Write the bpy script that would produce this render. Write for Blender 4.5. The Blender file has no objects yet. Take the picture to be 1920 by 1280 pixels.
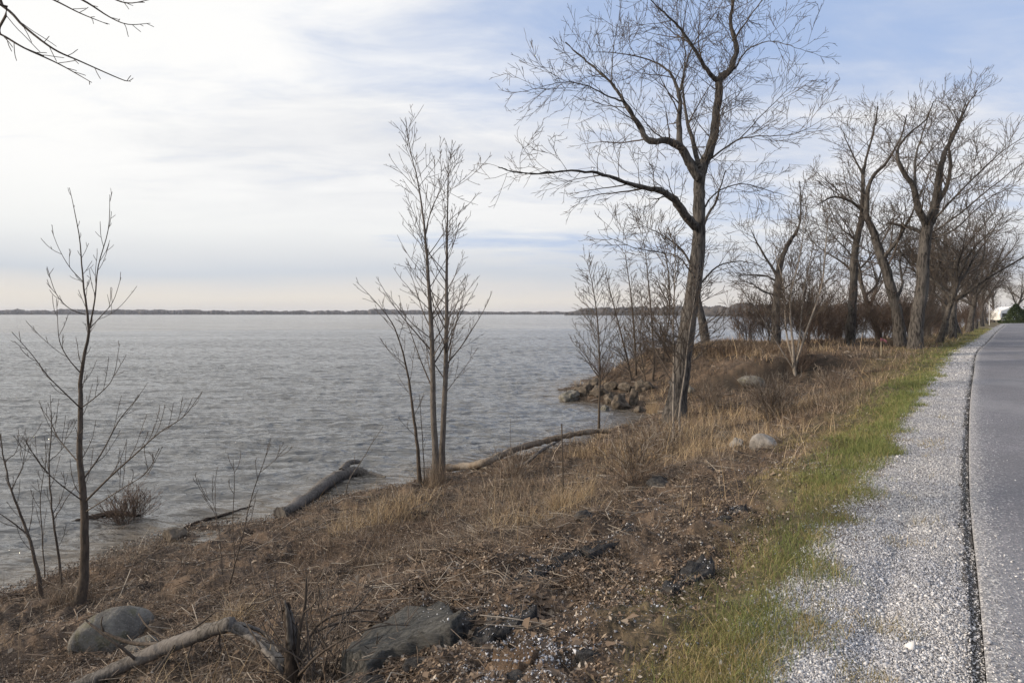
import bpy, math, random
import numpy as np
R = math.radians
SC = bpy.context.scene
COL = SC.collection
# ------------------------------------------------------------------ camera, sky, sun, exposure
F = 1173.0; CX = 960.0; HY = 588.0; CAMZ = 3.6        # focal length in photo pixels, horizon row, eye height
cam_d = bpy.data.cameras.new('camera'); cam = bpy.data.objects.new('camera', cam_d); COL.objects.link(cam)
cam.location = (0, 0, CAMZ); cam.rotation_euler = (R(90), 0, 0)
cam_d.sensor_width = 36; cam_d.lens = 36*F/1920; cam_d.shift_y = -(640-HY)/1920
cam_d.clip_start = 0.05; cam_d.clip_end = 20000
SC.camera = cam
SC.view_settings.view_transform = 'Standard'; SC.view_settings.look = 'None'
SC.view_settings.exposure = 0.28; SC.view_settings.gamma = 1
SUN_AZ = -98; SUN_EL = 21                              # degrees, azimuth from +Y towards +X
W = bpy.data.worlds.new('World'); SC.world = W; W.use_nodes = True
wt = W.node_tree; wt.nodes.clear()
class G:
    """tiny node graph helper"""
    def __init__(s, t): s.t = t
    def n(s, typ, **kw):
        nd = s.t.nodes.new(typ)
        for k, v in kw.items():
            if k.startswith('_'): setattr(nd, k[1:], v)
        return nd
    def set(s, sock, v):
        if hasattr(v, 'is_output') or hasattr(v, 'links'): s.t.links.new(v, sock)
        else: sock.default_value = v
    def math(s, op, a, b=0.0, c=None, clamp=False):
        nd = s.t.nodes.new('ShaderNodeMath'); nd.operation = op; nd.use_clamp = clamp
        s.set(nd.inputs[0], a); s.set(nd.inputs[1], b)
        if c is not None: s.set(nd.inputs[2], c)
        return nd.outputs[0]
    def mix(s, f, a, b, mode='MIX'):
        nd = s.t.nodes.new('ShaderNodeMix'); nd.data_type = 'RGBA'; nd.blend_type = mode
        s.set(nd.inputs[0], f)
        s.set(nd.inputs[6], a if hasattr(a, 'links') else tuple(a)+(1,)*(4-len(a)))
        s.set(nd.inputs[7], b if hasattr(b, 'links') else tuple(b)+(1,)*(4-len(b)))
        return nd.outputs[2]
    def ramp(s, f, stops, interp='LINEAR'):
        nd = s.t.nodes.new('ShaderNodeValToRGB'); cr = nd.color_ramp; cr.interpolation = interp
        while len(cr.elements) < len(stops): cr.elements.new(0.5)
        for e, (p, c) in zip(cr.elements, stops):
            e.position = p; e.color = (c, c, c, 1) if isinstance(c, (int, float)) else tuple(c)+(1,)
        s.set(nd.inputs[0], f); return nd.outputs[0]
    def noise(s, vec, scale, detail=4, rough=0.55, dist=0.0):
        nd = s.t.nodes.new('ShaderNodeTexNoise'); s.set(nd.inputs['Vector'], vec)
        nd.inputs['Scale'].default_value = scale; nd.inputs['Detail'].default_value = detail
        nd.inputs['Roughness'].default_value = rough; nd.inputs['Distortion'].default_value = dist
        return nd.outputs[0]
    def voro(s, vec, scale, feat='F1', out=0):
        nd = s.t.nodes.new('ShaderNodeTexVoronoi'); nd.feature = feat
        s.set(nd.inputs['Vector'], vec); nd.inputs['Scale'].default_value = scale
        return nd.outputs[out]
    def mapping(s, vec, scale=(1, 1, 1), rot=(0, 0, 0), loc=(0, 0, 0)):
        nd = s.t.nodes.new('ShaderNodeMapping'); s.set(nd.inputs[0], vec)
        nd.inputs['Scale'].default_value = scale; nd.inputs['Rotation'].default_value = rot; nd.inputs['Location'].default_value = loc
        return nd.outputs[0]
    def sstep(s, x, a, b):
        nd = s.t.nodes.new('ShaderNodeMapRange'); nd.interpolation_type = 'SMOOTHSTEP'
        s.set(nd.inputs[0], x); nd.inputs[1].default_value = a; nd.inputs[2].default_value = b
        return nd.outputs[0]
g = G(wt)
tc = g.n('ShaderNodeTexCoord').outputs['Generated']
sky = g.n('ShaderNodeTexSky'); sky.sky_type = 'NISHITA'; sky.sun_disc = False
sky.sun_elevation = R(SUN_EL); sky.sun_rotation = R(SUN_AZ); sky.air_density = 1.0; sky.dust_density = 1.2; sky.ozone_density = 1.6
sep = g.n('ShaderNodeSeparateXYZ'); g.set(sep.inputs[0], tc)
dx, dy, dz = sep.outputs
zc = g.math('MAXIMUM', dz, 0.0)
den = g.math('ADD', zc, 0.12)
u = g.math('DIVIDE', dx, den); v = g.math('DIVIDE', dy, den)
cmb = g.n('ShaderNodeCombineXYZ'); g.set(cmb.inputs[0], u); g.set(cmb.inputs[1], v)
pl = cmb.outputs[0]
# thin high cloud streaked from lower left to upper right of the view, thinning out to the right
st = g.mapping(pl, scale=(0.55, 1.1, 1), rot=(0, 0, R(-32)))
n1 = g.noise(st, 0.9, 6, 0.52, 0.6)
n2 = g.noise(g.mapping(pl, scale=(1.2, 2.4, 1), rot=(0, 0, R(-38)), loc=(3, 1, 0)), 1.6, 6, 0.62, 0.4)
n3 = g.noise(g.mapping(pl, scale=(0.5, 0.5, 1), loc=(7.3, 2.2, 0)), 0.8, 3, 0.5, 0.2)
az = g.math('ARCTAN2', dx, dy)
cov = g.math('ADD', g.math('MULTIPLY', n1, 1.5), g.math('MULTIPLY', n2, 0.7))
cov = g.math('SUBTRACT', cov, g.math('MULTIPLY', g.sstep(az, -0.15, 0.55), g.math('ADD', 0.04, g.math('MULTIPLY', g.sstep(dz, 0.24, 0.48), 0.36))))
cov = g.math('ADD', cov, g.math('MULTIPLY', g.sstep(dz, 0.28, 0.0), 0.30))
cov = g.math('ADD', cov, g.math('MULTIPLY', g.sstep(az, 0.12, -0.5), 0.34))
cov = g.math('ADD', cov, g.math('MULTIPLY', g.sstep(dz, 0.5, 0.75), 0.35))
cloud = g.sstep(cov, 0.64, 1.40)
cloud = g.math('MULTIPLY', cloud, 0.94)
cloud = g.math('MAXIMUM', cloud, g.math('MULTIPLY', g.sstep(dz, 0.16, 0.03), 0.92))
# cloud body tone: white with soft grey undersides; warmer low down
ctone = g.sstep(g.math('ADD', g.math('ADD', n3, g.math('MULTIPLY', n2, 0.5)), g.math('MULTIPLY', g.sstep(az, 0.2, -0.8), 0.22)), 0.58, 0.98)
ccol = g.mix(ctone, (6.8, 6.85, 7.0), (8.6, 8.5, 8.3))
low = g.ramp(g.math('MULTIPLY', g.math('ADD', zc, g.math('MULTIPLY', g.math('SUBTRACT', n3, 0.5), 0.05)), 1.0),
             [(0.0, (7.3/11, 6.9/11, 6.5/11)), (0.022, (8.1/11, 7.6/11, 6.9/11)), (0.040, (7.5/11, 7.3/11, 7.1/11)), (0.060, (6.3/11, 6.7/11, 7.3/11)), (0.082, (7.4/11, 7.6/11, 7.9/11)), (0.12, (8.9/11, 9.0/11, 9.0/11)), (0.20, (9.3/11, 9.35/11, 9.4/11))])
low = g.mix(1.0, low, (9.5, 9.4, 9.2), 'MULTIPLY')
ccol = g.mix(g.sstep(dz, 0.24, 0.09), ccol, low)
ccol = g.mix(g.sstep(az, -0.35, 0.75), ccol, g.mix(1.0, ccol, (0.90, 0.90, 0.92), 'MULTIPLY'))
skyc = g.mix(0.85, sky.outputs[0], (3.7, 4.75, 7.0))
ccol = g.mix(1.0, ccol, g.mix(g.sstep(az, -0.1, -0.9), (1, 1, 1), (1.0, 1.0, 0.99)), 'MULTIPLY')
allc = g.mix(cloud, skyc, ccol)
bg = g.n('ShaderNodeBackground'); g.set(bg.inputs[0], allc); bg.inputs[1].default_value = 0.1
wo = g.n('ShaderNodeOutputWorld'); wt.links.new(bg.outputs[0], wo.inputs[0])
sl = bpy.data.lights.new('sun', 'SUN'); sun = bpy.data.objects.new('sun', sl); COL.objects.link(sun)
sl.energy = 3.4; sl.angle = R(4); sl.color = (1.0, 0.84, 0.66)
sun.rotation_euler = (R(90-SUN_EL), 0, R(180-SUN_AZ))
# ------------------------------------------------------------------ helpers
rng = np.random.default_rng(7); random.seed(11)
def hash2(ix, iy, seed):
    h = (ix.astype(np.int64)*374761393 + iy.astype(np.int64)*668265263 + seed*974634777) & 0xffffffff
    h = ((h ^ (h >> 13))*1274126177) & 0xffffffff
    return ((h ^ (h >> 16)) & 0xffff)/65535.0
def vnoise(x, y, seed=0):
    ix = np.floor(x); iy = np.floor(y); fx = x-ix; fy = y-iy
    fx = fx*fx*(3-2*fx); fy = fy*fy*(3-2*fy); ix = ix.astype(np.int64); iy = iy.astype(np.int64)
    a = hash2(ix, iy, seed); b = hash2(ix+1, iy, seed); c = hash2(ix, iy+1, seed); d = hash2(ix+1, iy+1, seed)
    return (a*(1-fx)+b*fx)*(1-fy)+(c*(1-fx)+d*fx)*fy - 0.5
def fbm(x, y, scale, octs=4, seed=0, gain=0.5):
    o = 0; a = 1.0
    for k in range(octs):
        o = o + a*vnoise(x*scale, y*scale, seed+k*17); scale *= 2.03; a *= gain
    return o
def ss(x, a, b):
    t = np.clip((x-a)/(b-a), 0, 1); return t*t*(3-2*t)
def spline(P, n=8):
    P = np.array(P, float); Q = np.vstack([2*P[0]-P[1], P, 2*P[-1]-P[-2]]); out = []
    for i in range(1, len(Q)-2):
        p0, p1, p2, p3 = Q[i-1], Q[i], Q[i+1], Q[i+2]
        for k in range(n):
            t = k/n
            out.append(0.5*((2*p1)+(-p0+p2)*t+(2*p0-5*p1+4*p2-p3)*t*t+(-p0+3*p1-3*p2+p3)*t**3))
    out.append(Q[-2]); return np.array(out)
def px3(px, py, Y): return ((px-CX)/F*Y, Y, CAMZ-(py-HY)/F*Y)
def plane_pt(px, py, z):
    Y = (CAMZ-z)*F/(py-HY); return ((px-CX)/F*Y, Y)
# shoreline (water level 0), from near left to far right
SH = [(-34, -42), (-18, -20), (-11, -5), (-8.2, 3.5)] + [plane_pt(a, b, 0) for a, b in
      [(0, 1122), (160, 1062), (330, 1002), (520, 966), (640, 932), (780, 905), (900, 880), (1000, 852), (1120, 815), (1205, 788), (1190, 770), (1130, 757), (1062, 747), (1062, 724), (1120, 705)]]
SH += [(12, 43), (24, 47), (33, 54), (44, 68), (62, 90), (100, 140), (170, 220), (330, 380), (900, 800)]
SHS = spline(SH, 6)
LAND = np.vstack([SHS, [(3000, 900), (3000, -3000), (-400, -3000), (-60, -90)]])
RD = [(-70, -88), (-30, -39), (-14.4, -20), (-3.45, -5), (2.06, 2.71), (4.40, 6.02), (8.2, 11.2), (12.4, 16.8), (19.5, 26.2), (27.4, 36), (54, 69), (88, 110), (128, 152), (210, 220), (420, 340), (1200, 640)]
RDS = spline(RD, 8)
def pdist(x, y, P):
    best = np.full(x.shape, 1e18); sg = np.ones(x.shape)
    for i in range(len(P)-1):
        a = P[i]; d = P[i+1]-a; L = d@d
        ex = x-a[0]; ey = y-a[1]
        t = np.clip((ex*d[0]+ey*d[1])/L, 0, 1)
        q = (ex-t*d[0])**2+(ey-t*d[1])**2
        m = q < best; best = np.where(m, q, best); sg = np.where(m, np.sign(d[0]*ey-d[1]*ex), sg)
    return np.sqrt(best), sg
def inpoly(x, y, P):
    c = np.zeros(x.shape, bool); n = len(P); j = n-1
    for i in range(n):
        xi, yi = P[i]; xj, yj = P[j]
        m = (yi > y) != (yj > y)
        if yi != yj: c ^= m & (x < (xj-xi)*(y-yi)/(yj-yi)+xi)
        j = i
    return c
STEP = None
def terrain(x, y, detail=True, full=False):
    x = np.asarray(x, float); y = np.asarray(y, float)
    d, s = pdist(x, y, RDS); dr = d*s
    d, _ = pdist(x, y, SHS); ds = np.where(inpoly(x, y, LAND), d, -d)
    r = np.hypot(x, y)
    ds = ds + (fbm(x, y, 0.9, 3, 5)*0.5)*ss(r, 2, 8)
    g0 = 0.8
    a = np.maximum(dr-g0, 0); b = np.maximum(ds, 0)
    t = a/(a+b+1e-6)
    p1 = np.interp(t, [0, .10, .22, .36, .52, .75, .92, 1], [1, .93, .78, .58, .38, .19, .08, 0])
    p2 = np.interp(t, [0, .3, .7, .86, .95, 1], [1, .97, .92, .78, .35, 0])
    # the higher bank beyond the big tree
    bank = y - 24.2 + 0.25*(x-9) + fbm(x, y, 0.35, 2, 9)*2.0
    w = ss(bank, -0.28, 0.28)*ss(b, 1.6, 6.0) + ss(y, 26, 40)*ss(b, .3, 3.5)
    w = np.clip(w, 0, 1)
    z = 1.95*(p1*(1-w)+p2*w)
    z = z + 0.28*np.exp(-(((x-10.4)/2.0)**2+((y-29.0)/2.2)**2))
    z = z + 0.10*np.exp(-(((x-5.6)/1.5)**2+((y-28.5)/2.2)**2))
    z = np.where(ds < 0, np.maximum(0.28*ds, -3.0), z)
    off = ss(dr, 0.85, 1.6)*ss(ds, -0.2, 0.8)
    if STEP is not None:
        d, s = pdist(x, y, STEP)
        near = np.exp(-(d/1.1)**2)
        z = z + np.where(s < 0, 0.03, -0.17*np.exp(-(d/0.30)**2))*near*ss(d, 0.0, 0.05)
    z = z + off*fbm(x, y, 0.5, 3, 21)*0.22
    if detail:
        z = z + off*(fbm(x, y, 3.1, 3, 31)*0.14 + fbm(x, y, 11, 3, 41)*0.06*ss(r, 30, 9))
    # shoulder, groove along the asphalt, bed under the road
    sh = 1.985 - 0.035*np.maximum(dr, 0) + 0.012*fbm(x, y, 5, 2, 51) - 0.03*np.exp(-((dr-0.43-0.06*fbm(x, y, 1.0, 1, 3))/0.09)**2)*ss(r, 9, 4)
    z = np.where(dr < g0+0.25, sh*(1-ss(dr, g0-0.2, g0+0.25))+z*ss(dr, g0-0.2, g0+0.25), z)
    z = np.where((dr < 0.05) & (dr > 0.0), 1.965+0.01*fbm(x, y, 9, 2, 8), z)
    z = np.where(dr <= 0.0, 1.90, z)
    z = np.where(dr < -6.6, 1.95, z)
    if full: return z, dr, ds, t
    return z
def ground_hit(px, py, lo=1.2, hi=400):
    Y = np.exp(np.linspace(math.log(lo), math.log(hi), 2400))
    x = (px-CX)/F*Y; zr = CAMZ-(py-HY)/F*Y
    h = np.maximum(terrain(x, Y, False), 0)
    k = int(np.argmax(zr < h)); return float(x[k]), float(Y[k]), float(h[k])
STEP = np.array([ground_hit(a, b)[:2] for a, b in [(700, 1262), (800, 1185), (850, 1150), (915, 1100), (960, 1085), (1030, 1050), (1090, 1025), (1150, 1005), (1180, 960), (1240, 925)]])
def gz(x, y): return float(terrain(np.array([x]), np.array([y]))[0])

def mesh_obj(name, V, faces, mat, parent=None, smooth=False, attrs=None):
    """V (n,3); faces: list of int arrays (m,k)"""
    me = bpy.data.meshes.new(name)
    V = np.asarray(V, np.float32); me.vertices.add(len(V)); me.vertices.foreach_set('co', V.ravel())
    faces = [np.asarray(f, np.int32) for f in faces if len(f)]
    nl = sum(f.size for f in faces); nf = sum(len(f) for f in faces)
    me.loops.add(nl); me.loops.foreach_set('vertex_index', np.concatenate([f.ravel() for f in faces]))
    me.polygons.add(nf)
    tot = np.concatenate([np.full(len(f), f.shape[1], np.int32) for f in faces])
    st_ = np.concatenate([[0], np.cumsum(tot)[:-1]]).astype(np.int32)
    me.polygons.foreach_set('loop_start', st_); me.polygons.foreach_set('loop_total', tot)
    if smooth: me.polygons.foreach_set('use_smooth', np.ones(nf, bool))
    if attrs:
        for k, a in attrs.items():
            at = me.attributes.new(k, 'FLOAT', 'POINT'); at.data.foreach_set('value', np.asarray(a, np.float32))
    me.update(calc_edges=True); me.validate()
    me.materials.append(mat)
    o = bpy.data.objects.new(name, me); COL.objects.link(o)
    if parent is not None: o.parent = parent
    return o
def tag(o, label=None, cat=None, group=None, kind=None):
    if label: o['label'] = label
    if cat: o['category'] = cat
    if group: o['group'] = group
    if kind: o['kind'] = kind
    return o
def empty(name, loc, label, cat, group=None):
    o = bpy.data.objects.new(name, None); COL.objects.link(o); o.location = loc; o.empty_display_size = 0.3
    return tag(o, label, cat, group)
def tubes(branches, k=5):
    """branches: list of (pts (n,3), radii (n)) -> V, [quads]"""
    by = {}
    for p, r in branches: by.setdefault(len(p), []).append((p, r))
    VS = []; FS = []; off = 0
    ang = np.arange(k)*2*np.pi/k
    for n, L in by.items():
        P = np.array([b[0] for b in L], float); Rr = np.array([b[1] for b in L], float); B = len(L)
        T = np.empty_like(P); T[:, 1:-1] = P[:, 2:]-P[:, :-2]; T[:, 0] = P[:, 1]-P[:, 0]; T[:, -1] = P[:, -1]-P[:, -2]
        T /= np.linalg.norm(T, axis=2, keepdims=True)+1e-9
        M = P[:, -1]-P[:, 0]; M /= np.linalg.norm(M, axis=1, keepdims=True)+1e-9
        ref = np.zeros((B, 3)); ref[np.arange(B), np.argmin(np.abs(M), axis=1)] = 1
        U0 = np.cross(M, ref); U = U0[:, None]-np.sum(U0[:, None]*T, axis=2, keepdims=True)*T
        U /= np.linalg.norm(U, axis=2, keepdims=True)+1e-9
        Wv = np.cross(T, U)
        rings = P[:, :, None]+Rr[:, :, None, None]*(np.cos(ang)[None, None, :, None]*U[:, :, None]+np.sin(ang)[None, None, :, None]*Wv[:, :, None])
        VS.append(rings.reshape(-1, 3))
        base = off+np.arange(B)[:, None, None]*n*k+np.arange(n-1)[None, :, None]*k
        i0 = base+np.arange(k)[None, None, :]; i1 = base+((np.arange(k)+1) % k)[None, None, :]
        FS.append(np.stack([i0, i1, i1+k, i0+k], axis=-1).reshape(-1, 4)); off += B*n*k
    return np.concatenate(VS), [np.concatenate(FS)]
# ------------------------------------------------------------------ materials
def mat(name, build, rough=0.9, bump=None, spec=0.3):
    m = bpy.data.materials.new(name); m.use_nodes = True; t = m.node_tree; t.nodes.clear(); g = G(t)
    o = g.n('ShaderNodeOutputMaterial'); b = g.n('ShaderNodeBsdfPrincipled'); t.links.new(b.outputs[0], o.inputs[0])
    b.inputs['Roughness'].default_value = rough; b.inputs['Specular IOR Level'].default_value = spec
    obj = g.n('ShaderNodeTexCoord').outputs['Object']
    r = build(g, obj, b)
    if isinstance(r, tuple) and hasattr(r[0], 'links'): c, h, dist = r
    else: c, h, dist = r, None, 0
    g.set(b.inputs['Base Color'], c if hasattr(c, 'links') else tuple(c)+(1,))
    if h is not None:
        bn = g.n('ShaderNodeBump'); bn.inputs['Distance'].default_value = dist; bn.inputs['Strength'].default_value = 1.0
        g.set(bn.inputs['Height'], h); t.links.new(bn.outputs[0], b.inputs['Normal'])
    return m
def bark(name, c0, c1, c2, sc=1.0, depth=0.02):
    def f(g, o, b):
        st = g.mapping(o, scale=(9*sc, 9*sc, 1.6*sc))
        rid = g.noise(st, 1.6, 5, 0.6, 0.9)
        big = g.noise(o, 0.9*sc, 3)
        fine = g.noise(o, 40*sc, 3)
        col = g.mix(g.sstep(rid, 0.36, 0.62), c0, c1)
        col = g.mix(g.math('MULTIPLY', g.sstep(big, 0.45, 0.7), 0.5), col, c2)
        col = g.mix(g.math('MULTIPLY', fine, 0.35), col, g.mix(1.0, col, (0.5, 0.5, 0.5), 'MULTIPLY'))
        return col, g.math('ADD', rid, g.math('MULTIPLY', fine, 0.15)), depth
    return mat(name, f)
M = {}
M['bark_big'] = bark('furrowed_grey_bark', (0.020, 0.018, 0.017), (0.118, 0.107, 0.098), (0.16, 0.15, 0.14), 1.0, 0.05)
M['bark_dark'] = bark('dark_sapling_bark', (0.05, 0.040, 0.032), (0.105, 0.082, 0.064), (0.13, 0.115, 0.10), 3.0, 0.006)
M['bark_grey'] = bark('smooth_grey_bark', (0.07, 0.060, 0.052), (0.155, 0.135, 0.118), (0.19, 0.168, 0.15), 3.0, 0.004)
M['bark_pale'] = bark('pale_stem_bark', (0.16, 0.14, 0.12), (0.32, 0.28, 0.24), (0.34, 0.31, 0.28), 3.0, 0.004)
M['twig'] = mat('twig_brown', lambda g, o, b: g.mix(g.n('ShaderNodeNewGeometry').outputs['Random Per Island'], (0.055, 0.045, 0.038), (0.125, 0.103, 0.086)))
M['twig_red'] = mat('twig_reddish_brown', lambda g, o, b: g.mix(g.n('ShaderNodeNewGeometry').outputs['Random Per Island'], (0.060, 0.043, 0.035), (0.155, 0.115, 0.092)))
M['drift'] = bark('driftwood_grey', (0.055, 0.049, 0.044), (0.17, 0.155, 0.14), (0.23, 0.21, 0.195), 2.5, 0.012)
M['drift_brown'] = bark('driftwood_brown', (0.08, 0.062, 0.045), (0.24, 0.185, 0.135), (0.34, 0.31, 0.27), 2.5, 0.012)
M['rot'] = bark('dark_rotten_wood', (0.02, 0.016, 0.013), (0.065, 0.048, 0.036), (0.09, 0.07, 0.055), 3.0, 0.012)
def rockmat(name, c0, c1, speck, grain=(1, 1, 1), sc=1.0, d=0.03, moss=0.0):
    def f(g, o, b):
        v = g.mapping(o, scale=grain)
        n = g.noise(v, 3.2*sc, 6, 0.62, 0.3); f_ = g.noise(v, 30*sc, 4, 0.65)
        col = g.mix(g.sstep(n, 0.35, 0.66), c0, c1)
        col = g.mix(g.math('MULTIPLY', g.sstep(f_, 0.55, 0.75), 0.6), col, speck)
        if moss: col = g.mix(g.math('MULTIPLY', g.sstep(g.noise(o, 5*sc, 4), 0.5, 0.64), moss), col, (0.10, 0.095, 0.045))
        cr_ = g.voro(g.mapping(o, scale=grain), 2.6*sc, 'DISTANCE_TO_EDGE'); col = g.mix(g.math('MULTIPLY', g.sstep(cr_, 0.03, 0.0), .22), col, (0.03, 0.028, 0.026)); sp_ = g.voro(o, 16*sc, 'F1'); col = g.mix(g.math('MULTIPLY', g.sstep(sp_, 0.22, 0.12), .35), col, speck)
        return col, g.math('ADD', g.math('ADD', n, g.math('MULTIPLY', f_, 0.5)), g.math('MULTIPLY', g.sstep(cr_, 0.0, 0.06), .08)), d
    return mat(name, f)
M['rock_grey'] = rockmat('grey_boulder', (0.09, 0.085, 0.078), (0.20, 0.19, 0.17), (0.32, 0.30, 0.27), sc=1.6, moss=0.5)
M['rock_pale'] = rockmat('pale_granite', (0.20, 0.185, 0.17), (0.34, 0.315, 0.29), (0.15, 0.17, 0.15), sc=2.0)
M['rock_brown'] = rockmat('brown_shore_rock', (0.05, 0.042, 0.034), (0.15, 0.125, 0.10), (0.22, 0.185, 0.155), sc=2.0)
M['slab'] = rockmat('dark_slate_slab', (0.05, 0.05, 0.048), (0.13, 0.128, 0.12), (0.18, 0.175, 0.165), grain=(1.2, 9, 9), sc=1.2, d=0.03)
M['tar'] = rockmat('black_asphalt_lump', (0.018, 0.018, 0.02), (0.075, 0.072, 0.070), (0.17, 0.16, 0.15), sc=4.0, d=0.03)
M['clod'] = rockmat('rusty_brown_soil', (0.09, 0.06, 0.038), (0.16, 0.105, 0.066), (0.22, 0.17, 0.12), sc=3.0, d=0.03)
def island(stops, rough=0.85, patch=None):
    def f(g, o, b):
        r = g.n('ShaderNodeNewGeometry').outputs['Random Per Island']
        c = g.ramp(r, stops)
        if patch:
            c = g.mix(g.math('MULTIPLY', g.sstep(g.noise(o, patch[1], 4), 0.42, 0.6), patch[2]), c, g.mix(1.0, c, patch[0], 'MULTIPLY'))
        return c
    return f
M['dry'] = mat('dry_grass_blades', island([(0, (0.055, 0.042, 0.032)), (0.35, (0.135, 0.102, 0.075)), (0.7, (0.25, 0.192, 0.138)), (0.93, (0.42, 0.34, 0.25)), (1, (0.62, 0.54, 0.44))], patch=((0.55, 0.45, 0.40), 0.8, 0.7)))
M['gold'] = mat('golden_grass_blades', island([(0, (0.20, 0.14, 0.08)), (0.5, (0.37, 0.275, 0.165)), (1, (0.54, 0.43, 0.28))]))
M['green'] = mat('green_grass_blades', island([(0, (0.075, 0.095, 0.030)), (0.55, (0.14, 0.175, 0.055)), (1, (0.26, 0.26, 0.11))]))
M['olive'] = mat('olive_grass_blades', island([(0, (0.11, 0.105, 0.035)), (0.4, (0.21, 0.18, 0.065)), (0.7, (0.31, 0.24, 0.12)), (1, (0.46, 0.37, 0.22))]))
M['leaf'] = mat('dead_leaf_litter', island([(0, (0.045, 0.033, 0.026)), (0.4, (0.115, 0.083, 0.061)), (0.75, (0.21, 0.155, 0.113)), (0.94, (0.32, 0.26, 0.20)), (1, (0.55, 0.49, 0.42))]))
M['bigleaf'] = mat('curled_tan_leaves', island([(0, (0.09, 0.065, 0.047)), (0.7, (0.17, 0.125, 0.09)), (1, (0.30, 0.24, 0.18))]))
M['chips'] = mat('crushed_limestone_chips', island([(0, (0.13, 0.13, 0.14)), (0.25, (0.33, 0.33, 0.35)), (0.7, (0.54, 0.54, 0.555)), (1, (0.80, 0.79, 0.78))], patch=((0.60, 0.65, 0.76), 1.3, 0.5)))
M['stick'] = mat('scattered_sticks', island([(0, (0.06, 0.045, 0.035)), (0.6, (0.17, 0.13, 0.10)), (1, (0.36, 0.32, 0.27))]))
def f_ground(g, o, b):
    def at(n):
        a = g.n('ShaderNodeAttribute'); a.attribute_name = n; return a.outputs['Fac']
    soil = g.mix(g.sstep(g.noise(o, 2.2, 6, 0.65), 0.38, 0.62), (0.032, 0.025, 0.021), (0.125, 0.090, 0.065))
    fine = g.noise(o, 38, 4, 0.7)
    soil = g.mix(g.sstep(fine, 0.5, 0.68), soil, (0.20, 0.145, 0.10))
    vc = g.voro(o, 62, 'F1', 1); vd = g.voro(o, 62, 'F1', 0)
    vs = g.n('ShaderNodeSeparateXYZ'); g.set(vs.inputs[0], vc)
    grav = g.ramp(vs.outputs[0], [(0, (0.11, 0.11, 0.12)), (0.3, (0.31, 0.31, 0.33)), (0.75, (0.52, 0.52, 0.54)), (1, (0.74, 0.73, 0.72))])
    grav = g.mix(g.math('MULTIPLY', g.sstep(vd, 0.3, 0.75), 0.6), grav, (0.09, 0.085, 0.085))
    green = g.mix(g.sstep(g.noise(o, 26, 4, 0.7), 0.4, 0.6), (0.07, 0.06, 0.032), (0.16, 0.13, 0.07))
    c = g.mix(at('green'), soil, green)
    c = g.mix(at('gravel'), c, grav)
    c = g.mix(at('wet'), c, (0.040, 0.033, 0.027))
    c = g.mix(at('groove'), c, g.mix(g.sstep(fine, .4, .62), (0.03, 0.027, 0.024), (0.17, 0.16, 0.15)))
    h = g.math('ADD', g.math('MULTIPLY', fine, 0.8), g.math('MULTIPLY', g.math('SUBTRACT', 1.0, vd), g.math('MULTIPLY', at('gravel'), 0.8)))
    return c, h, 0.02
M['ground'] = mat('soil_gravel_and_turf', f_ground, 0.95)
def f_road(g, o, b):
    a = g.n('ShaderNodeAttribute'); a.attribute_name = 'edge'
    vc = g.voro(o, 90, 'F1', 1); vs = g.n('ShaderNodeSeparateXYZ'); g.set(vs.inputs[0], vc)
    base = g.ramp(vs.outputs[0], [(0, (0.115, 0.118, 0.132)), (0.7, (0.175, 0.178, 0.198)), (1, (0.33, 0.30, 0.32))])
    base = g.mix(g.math('MULTIPLY', g.sstep(g.noise(o, 0.55, 4), 0.4, 0.65), 0.35), base, (0.12, 0.12, 0.13))
    base = g.mix(g.sstep(g.noise(g.mapping(o, scale=(1, 1, 1)), 1.7, 6, 0.7), 0.70, 0.74), base, (0.09, 0.09, 0.095))
    ed = g.n('ShaderNodeAttribute'); ed.attribute_name = 'across'; wob = g.math('MULTIPLY', g.noise(o, 0.8, 3, .55), 0.08)
    for q_ in ():
        li = g.math('ABSOLUTE', g.math('SUBTRACT', g.math('ADD', ed.outputs['Fac'], wob), q_)); base = g.mix(g.math('MULTIPLY', g.sstep(li, 0.008, 0.002), g.sstep(g.noise(o, 1.3, 2), .35, .5)), base, (0.035, 0.035, 0.037))
    base = g.mix(g.math('MULTIPLY', g.sstep(g.noise(g.mapping(o, scale=(1, 1, 1), rot=(0, 0, .65)), .35, 5, .7), .46, .62), .4), base, (.27, .27, .285))
    m = g.sstep(g.math('SUBTRACT', g.math('ADD', g.math('POWER', a.outputs['Fac'], 1.3), g.math('MULTIPLY', g.math('SUBTRACT', g.noise(o, 3, 3), .5), .35)), vs.outputs[2]), -.03, .03)
    m = g.math('MULTIPLY', m, g.sstep(a.outputs['Fac'], 0.0, .12))
    c = g.mix(m, base, g.ramp(vs.outputs[1], [(0, (0.14, 0.14, 0.15)), (0.6, (0.36, 0.36, 0.37)), (1, (0.60, 0.59, 0.58))]))
    return c, g.voro(o, 90, 'F1', 0), 0.006
M['road'] = mat('weathered_asphalt', f_road, 0.8)
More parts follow.
